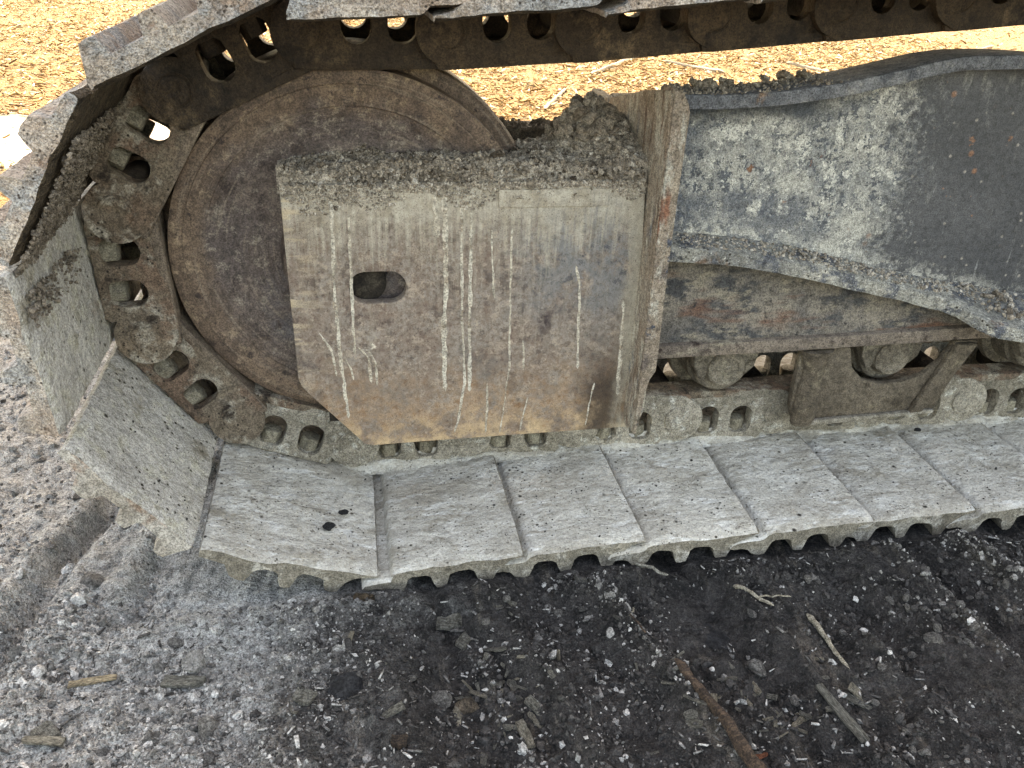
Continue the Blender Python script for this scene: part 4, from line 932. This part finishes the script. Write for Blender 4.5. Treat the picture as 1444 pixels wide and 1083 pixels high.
def stick(name, a, b, r0, r1, mat, label, cat, dz=.004, bend=.006):
    n = 14; m = 9; V = []; dx, dy = b[0]-a[0], b[1]-a[1]; L = math.hypot(dx, dy); ux, uy = dx/L, dy/L
    bx, by = (a[0]+b[0])/2, (a[1]+b[1])/2; bz = float(ground_h(np.float64(bx), np.float64(by)))
    for i in range(n):
        t_ = i/(n-1); r_ = r0+(r1-r0)*t_; r_ *= (.35 if i in (0, n-1) else 1)*(1+.12*math.sin(i*2.3))
        cxx = a[0]+dx*t_-uy*bend*math.sin(t_*PI*1.5)-bx; cyy = a[1]+dy*t_+ux*bend*math.sin(t_*PI*1.5)-by
        gz = float(ground_h(np.float64(cxx+bx), np.float64(cyy+by)))
        for j in range(m):
            an = 2*PI*j/m; rr = r_*(1+.14*math.sin(3*an+i*.4)); V.append((cxx-uy*rr*math.cos(an), cyy+ux*rr*math.cos(an), .5*(gz-bz)+dz+rr*math.sin(an)))
    F = [(i*m+j, i*m+(j+1) % m, (i+1)*m+(j+1) % m, (i+1)*m+j) for i in range(n-1) for j in range(m)]
    me = np_mesh(name, V, F, mat, ang=50); o = link_obj(name, me); o.location = (bx, by, bz); return tag(o, label, cat)
stick('branch', (.356, -.600), (.405, -.80), .006, .009, WOODB, 'bare brown branch poking up from the dark soil at the bottom edge', 'branch', .004, .004)
stick('stick', (.585, -.522), (.590, -.632), .0045, .002, WOODP, 'slim pale brown splintered stick lying on black soil at the right', 'stick', .004, .002)
stick('twig', (.3393, -.4798), (.325, -.5058), .0012, .0012, WOODP, 'hair-thin pale twig, upper arm of a bent pair on black soil', 'twig', .006, .001)
stick('twig', (.325, -.5058), (.3369, -.5418), .0012, .0012, WOODB, 'hair-thin dark twig, lower arm of a bent pair on black soil', 'twig', .006, .001)
stick('stick', (.500, -.456), (.545, -.500), .0035, .002, WOODP, 'thin pale stick with frayed end just below the flat shoes', 'stick', .004, .002)
stick('twig', (.528, -.482), (.575, -.490), .0012, .001, WOODP, 'fine straight twig crossing the frayed stick', 'twig', .008, .001)
stick('twig', (.365, -.398), (.41, -.425), .003, .002, WOODG, 'short grey twig lying right against the grouser tips', 'twig', .012, .001)
shard('wood_shard', (-.4039, -.5024), (-.3494, -.4965), .010, .010, WOODO, 'cream coloured wood splinter on grey gravel at lower left', 'wood', 3, .004)
shard('wood_shard', (.532, -.652), (.552, -.738), .013, .012, WOODG, 'large frayed pale wood shard, lower right', 'wood', 5, .004)
shard('wood_shard', (.556, -.648), (.588, -.690), .010, .010, WOODG, 'frayed wood strip lying behind the large shard', 'wood', 15, .004)
shard('wood_chunk', (.062, -.447), (.098, -.452), .022, .028, WOODG, 'grey layered wood chunk on black soil below the flat shoes', 'wood', 6, .004)
shard('wood_chunk', (.088, -.495), (.109, -.476), .018, .025, WOODG, 'squarish grey wood chunk beside the layered chunk', 'wood', 7, .003)
shard('wood_chunk', (.072, -.592), (.100, -.588), .024, .022, WOODT, 'block of wood with a tan face half buried in soil', 'wood', 8, .002)
shard('wood_chip', (.1455, -.634), (.1515, -.678), .013, .012, WOODP, 'bright white elongated wood chip near the bottom edge', 'wood chip', 9, .010)
shard('wood_chip', (-.4342, -.5816), (-.385, -.594), .011, .012, WOODP, 'long pale wood chip at the lower left corner', 'wood chip', 10)
shard('wood_chip', (-.420, -.566), (-.400, -.585), .022, .02, WOODG, 'squarish grey wood chip above the long pale chip, lower left', 'wood chip', 11, .009)
shard('wood_chip', (-.290, -.514), (-.236, -.5228), .016, .02, WOODG, 'spindle shaped grey wood chip on gravel, lower left', 'wood chip', 12)
shard('wood_chip', (-.125, -.572), (-.103, -.584), .020, .02, WOODG, 'square grey wood chip on dark soil left of centre', 'wood chip', 13, .009)
shard('wood_chip', (-.012, -.662), (.006, -.666), .016, .02, WOODB, 'small brown square wood chip near the bottom edge', 'wood chip', 14, .009)
for i, (nm, lab, cat, mat, x, y, s, fl) in enumerate([
    ('stone', 'pale knobbly stone standing alone on black soil at the right', 'stone', STONE, .7297, -.6035, .015, .9),
    ('stone', 'brown polished stone tucked under a grouser below the second flat shoe', 'stone', BROWNS, -.034, -.4042, .016, .6),
    ('rock', 'dark flat rock embedded in the black soil', 'rock', ROCKD, .4465, -.5238, .034, .25),
    ('stone', 'pale angular stone beside the tan-faced wood block', 'stone', STONE, .053, -.5801, .016, .8),
    ('clod', 'large pale crumbly clod at the lower left', 'clod', STONE, -.226, -.597, .020, .6),
    ('clod', 'pale crumbly clod below the dark flat rock', 'clod', STONE, .480, -.592, .016, .7),
    ('rock', 'dark angular rock near the grey wood chips left of centre', 'rock', ROCKD, -.062, -.560, .026, .4),
    ('rock', 'grey rock lying on gravel at the left below the curved shoe', 'rock', STONED, -.42, -.31, .022, .5)]):
    put(nm, rock_mesh(60+i, fl, mat), x, y, s, s, s, random.random()*6, lab, cat, None, .2, 0)
put('leaf', chip_mesh(40, LEAF, 'leaf'), .7702, -.7259, .010, .008, .004, .5, 'tiny bright yellow leaf at the right edge of the soil', 'leaf', None, .2, .008)
put('scrap', chip_mesh(41, SCRAP, 'scrap'), .4098, -.7432, .010, .006, .010, .1, 'small orange scrap beside the brown branch', 'scrap', None, .2, .012)

def px_ok(x, y, gap=.40): return not (x > -.32 and y > -gap)
cnt = 0
clus = [(.12, -.56, .035, 16), (.46, -.665, .04, 22), (.30, -.60, .06, 10), (.52, -.68, .04, 8), (.16, -.61, .035, 18), (.22, -.42, .06, 8), (.38, -.66, .03, 8), (-.1, -.6, .08, 8)]
for cx0, cy0, sg, nn in clus:
    for k in range(nn):
        x = random.gauss(cx0, sg); y = random.gauss(cy0, sg*.8)
        if not px_ok(x, y, .405): continue
        L = .004+.014*random.random()**1.6
        put('wood_chip', random.choice(CHP+CHG*2), x, y, L, L*random.uniform(.22, .9), L*random.uniform(.5, .8), random.random()*6, 'small pale wood chip scattered on the dark soil', 'wood chip', 'wood chips on the dark soil', .55, .0005)
for k in range(60):
    x = random.uniform(-.15, 1.0); y = random.uniform(-.85, -.41)
    if not px_ok(x, y, .405): continue
    s = random.choice((.003, .004, .005, .005, .006, .008))
    put('stone', random.choice(ROCKS), x, y, s, s, s, random.random()*6, 'small pale stone scattered on the dark soil', 'stone', 'pale stones on the dark soil', .6, s*.05)
for cx0, cy0, sg, nn in [(.72, -.60, .03, 8), (.80, -.56, .03, 14), (.83, -.50, .035, 16), (.60, -.74, .03, 10), (.13, -.44, .06, 10)]:
    for k in range(nn):
        x = random.gauss(cx0, sg); y = random.gauss(cy0, sg); 
        if not px_ok(x, y, .405): continue
        s = random.uniform(.003, .009); put('stone', random.choice(ROCKS), x, y, s, s, s, random.random()*6, 'small pale stone scattered on the dark soil', 'stone', 'pale stones on the dark soil', .6, s*.05)
for k in range(90):
    x = random.uniform(-.75, -.12); y = random.uniform(-.75, .4)
    if not px_ok(x, y): continue
    s = random.choice((.004, .005, .006, .007, .009, .012))
    put('stone', random.choice(ROCKS+ROCKSD*2), x, y, s, s, s, random.random()*6, 'grey stone lying on the dusty gravel at the left', 'stone', 'stones on the grey gravel', .6, -s*.05)
# bigger crumbs resting on the shoes
for i, (x, y, z, s, lab) in enumerate([(-.083, -.285, .000, .011, 'dark dirt clod lying on the first flat shoe, nearer the rim'), (-.060, -.250, .000, .008, 'small dark clod in the middle of the first flat shoe'),
        (1.00, -.135, .000, .008, 'dark clod on the shaded flat shoe at the far right')]):
    o = link_obj('dirt_clod', rock_mesh(80+i, .6, ROCKD)); o.location = (x, y, z+s*.25); o.scale = (s, s*.8, s); tag(o, lab, 'dirt clod')
# long sticks in the litter behind
for i, (a, b) in enumerate([((1.0, 3.15), (1.25, 3.75)), ((1.55, 4.3), (2.2, 5.3)), ((4.4, 5.2), (5.2, 5.6)), ((5.2, 5.6), (5.9, 6.2)), ((3.2, 4.9), (3.35, 4.5)), ((2.6, 4.6), (2.3, 5.1))]):
    stick('long_stick', a, b, .012, .008, WOODP, 'long pale stick lying in the sunlit wood chips behind', 'stick', .02, .004)['group'] = 'sticks in the chip litter'
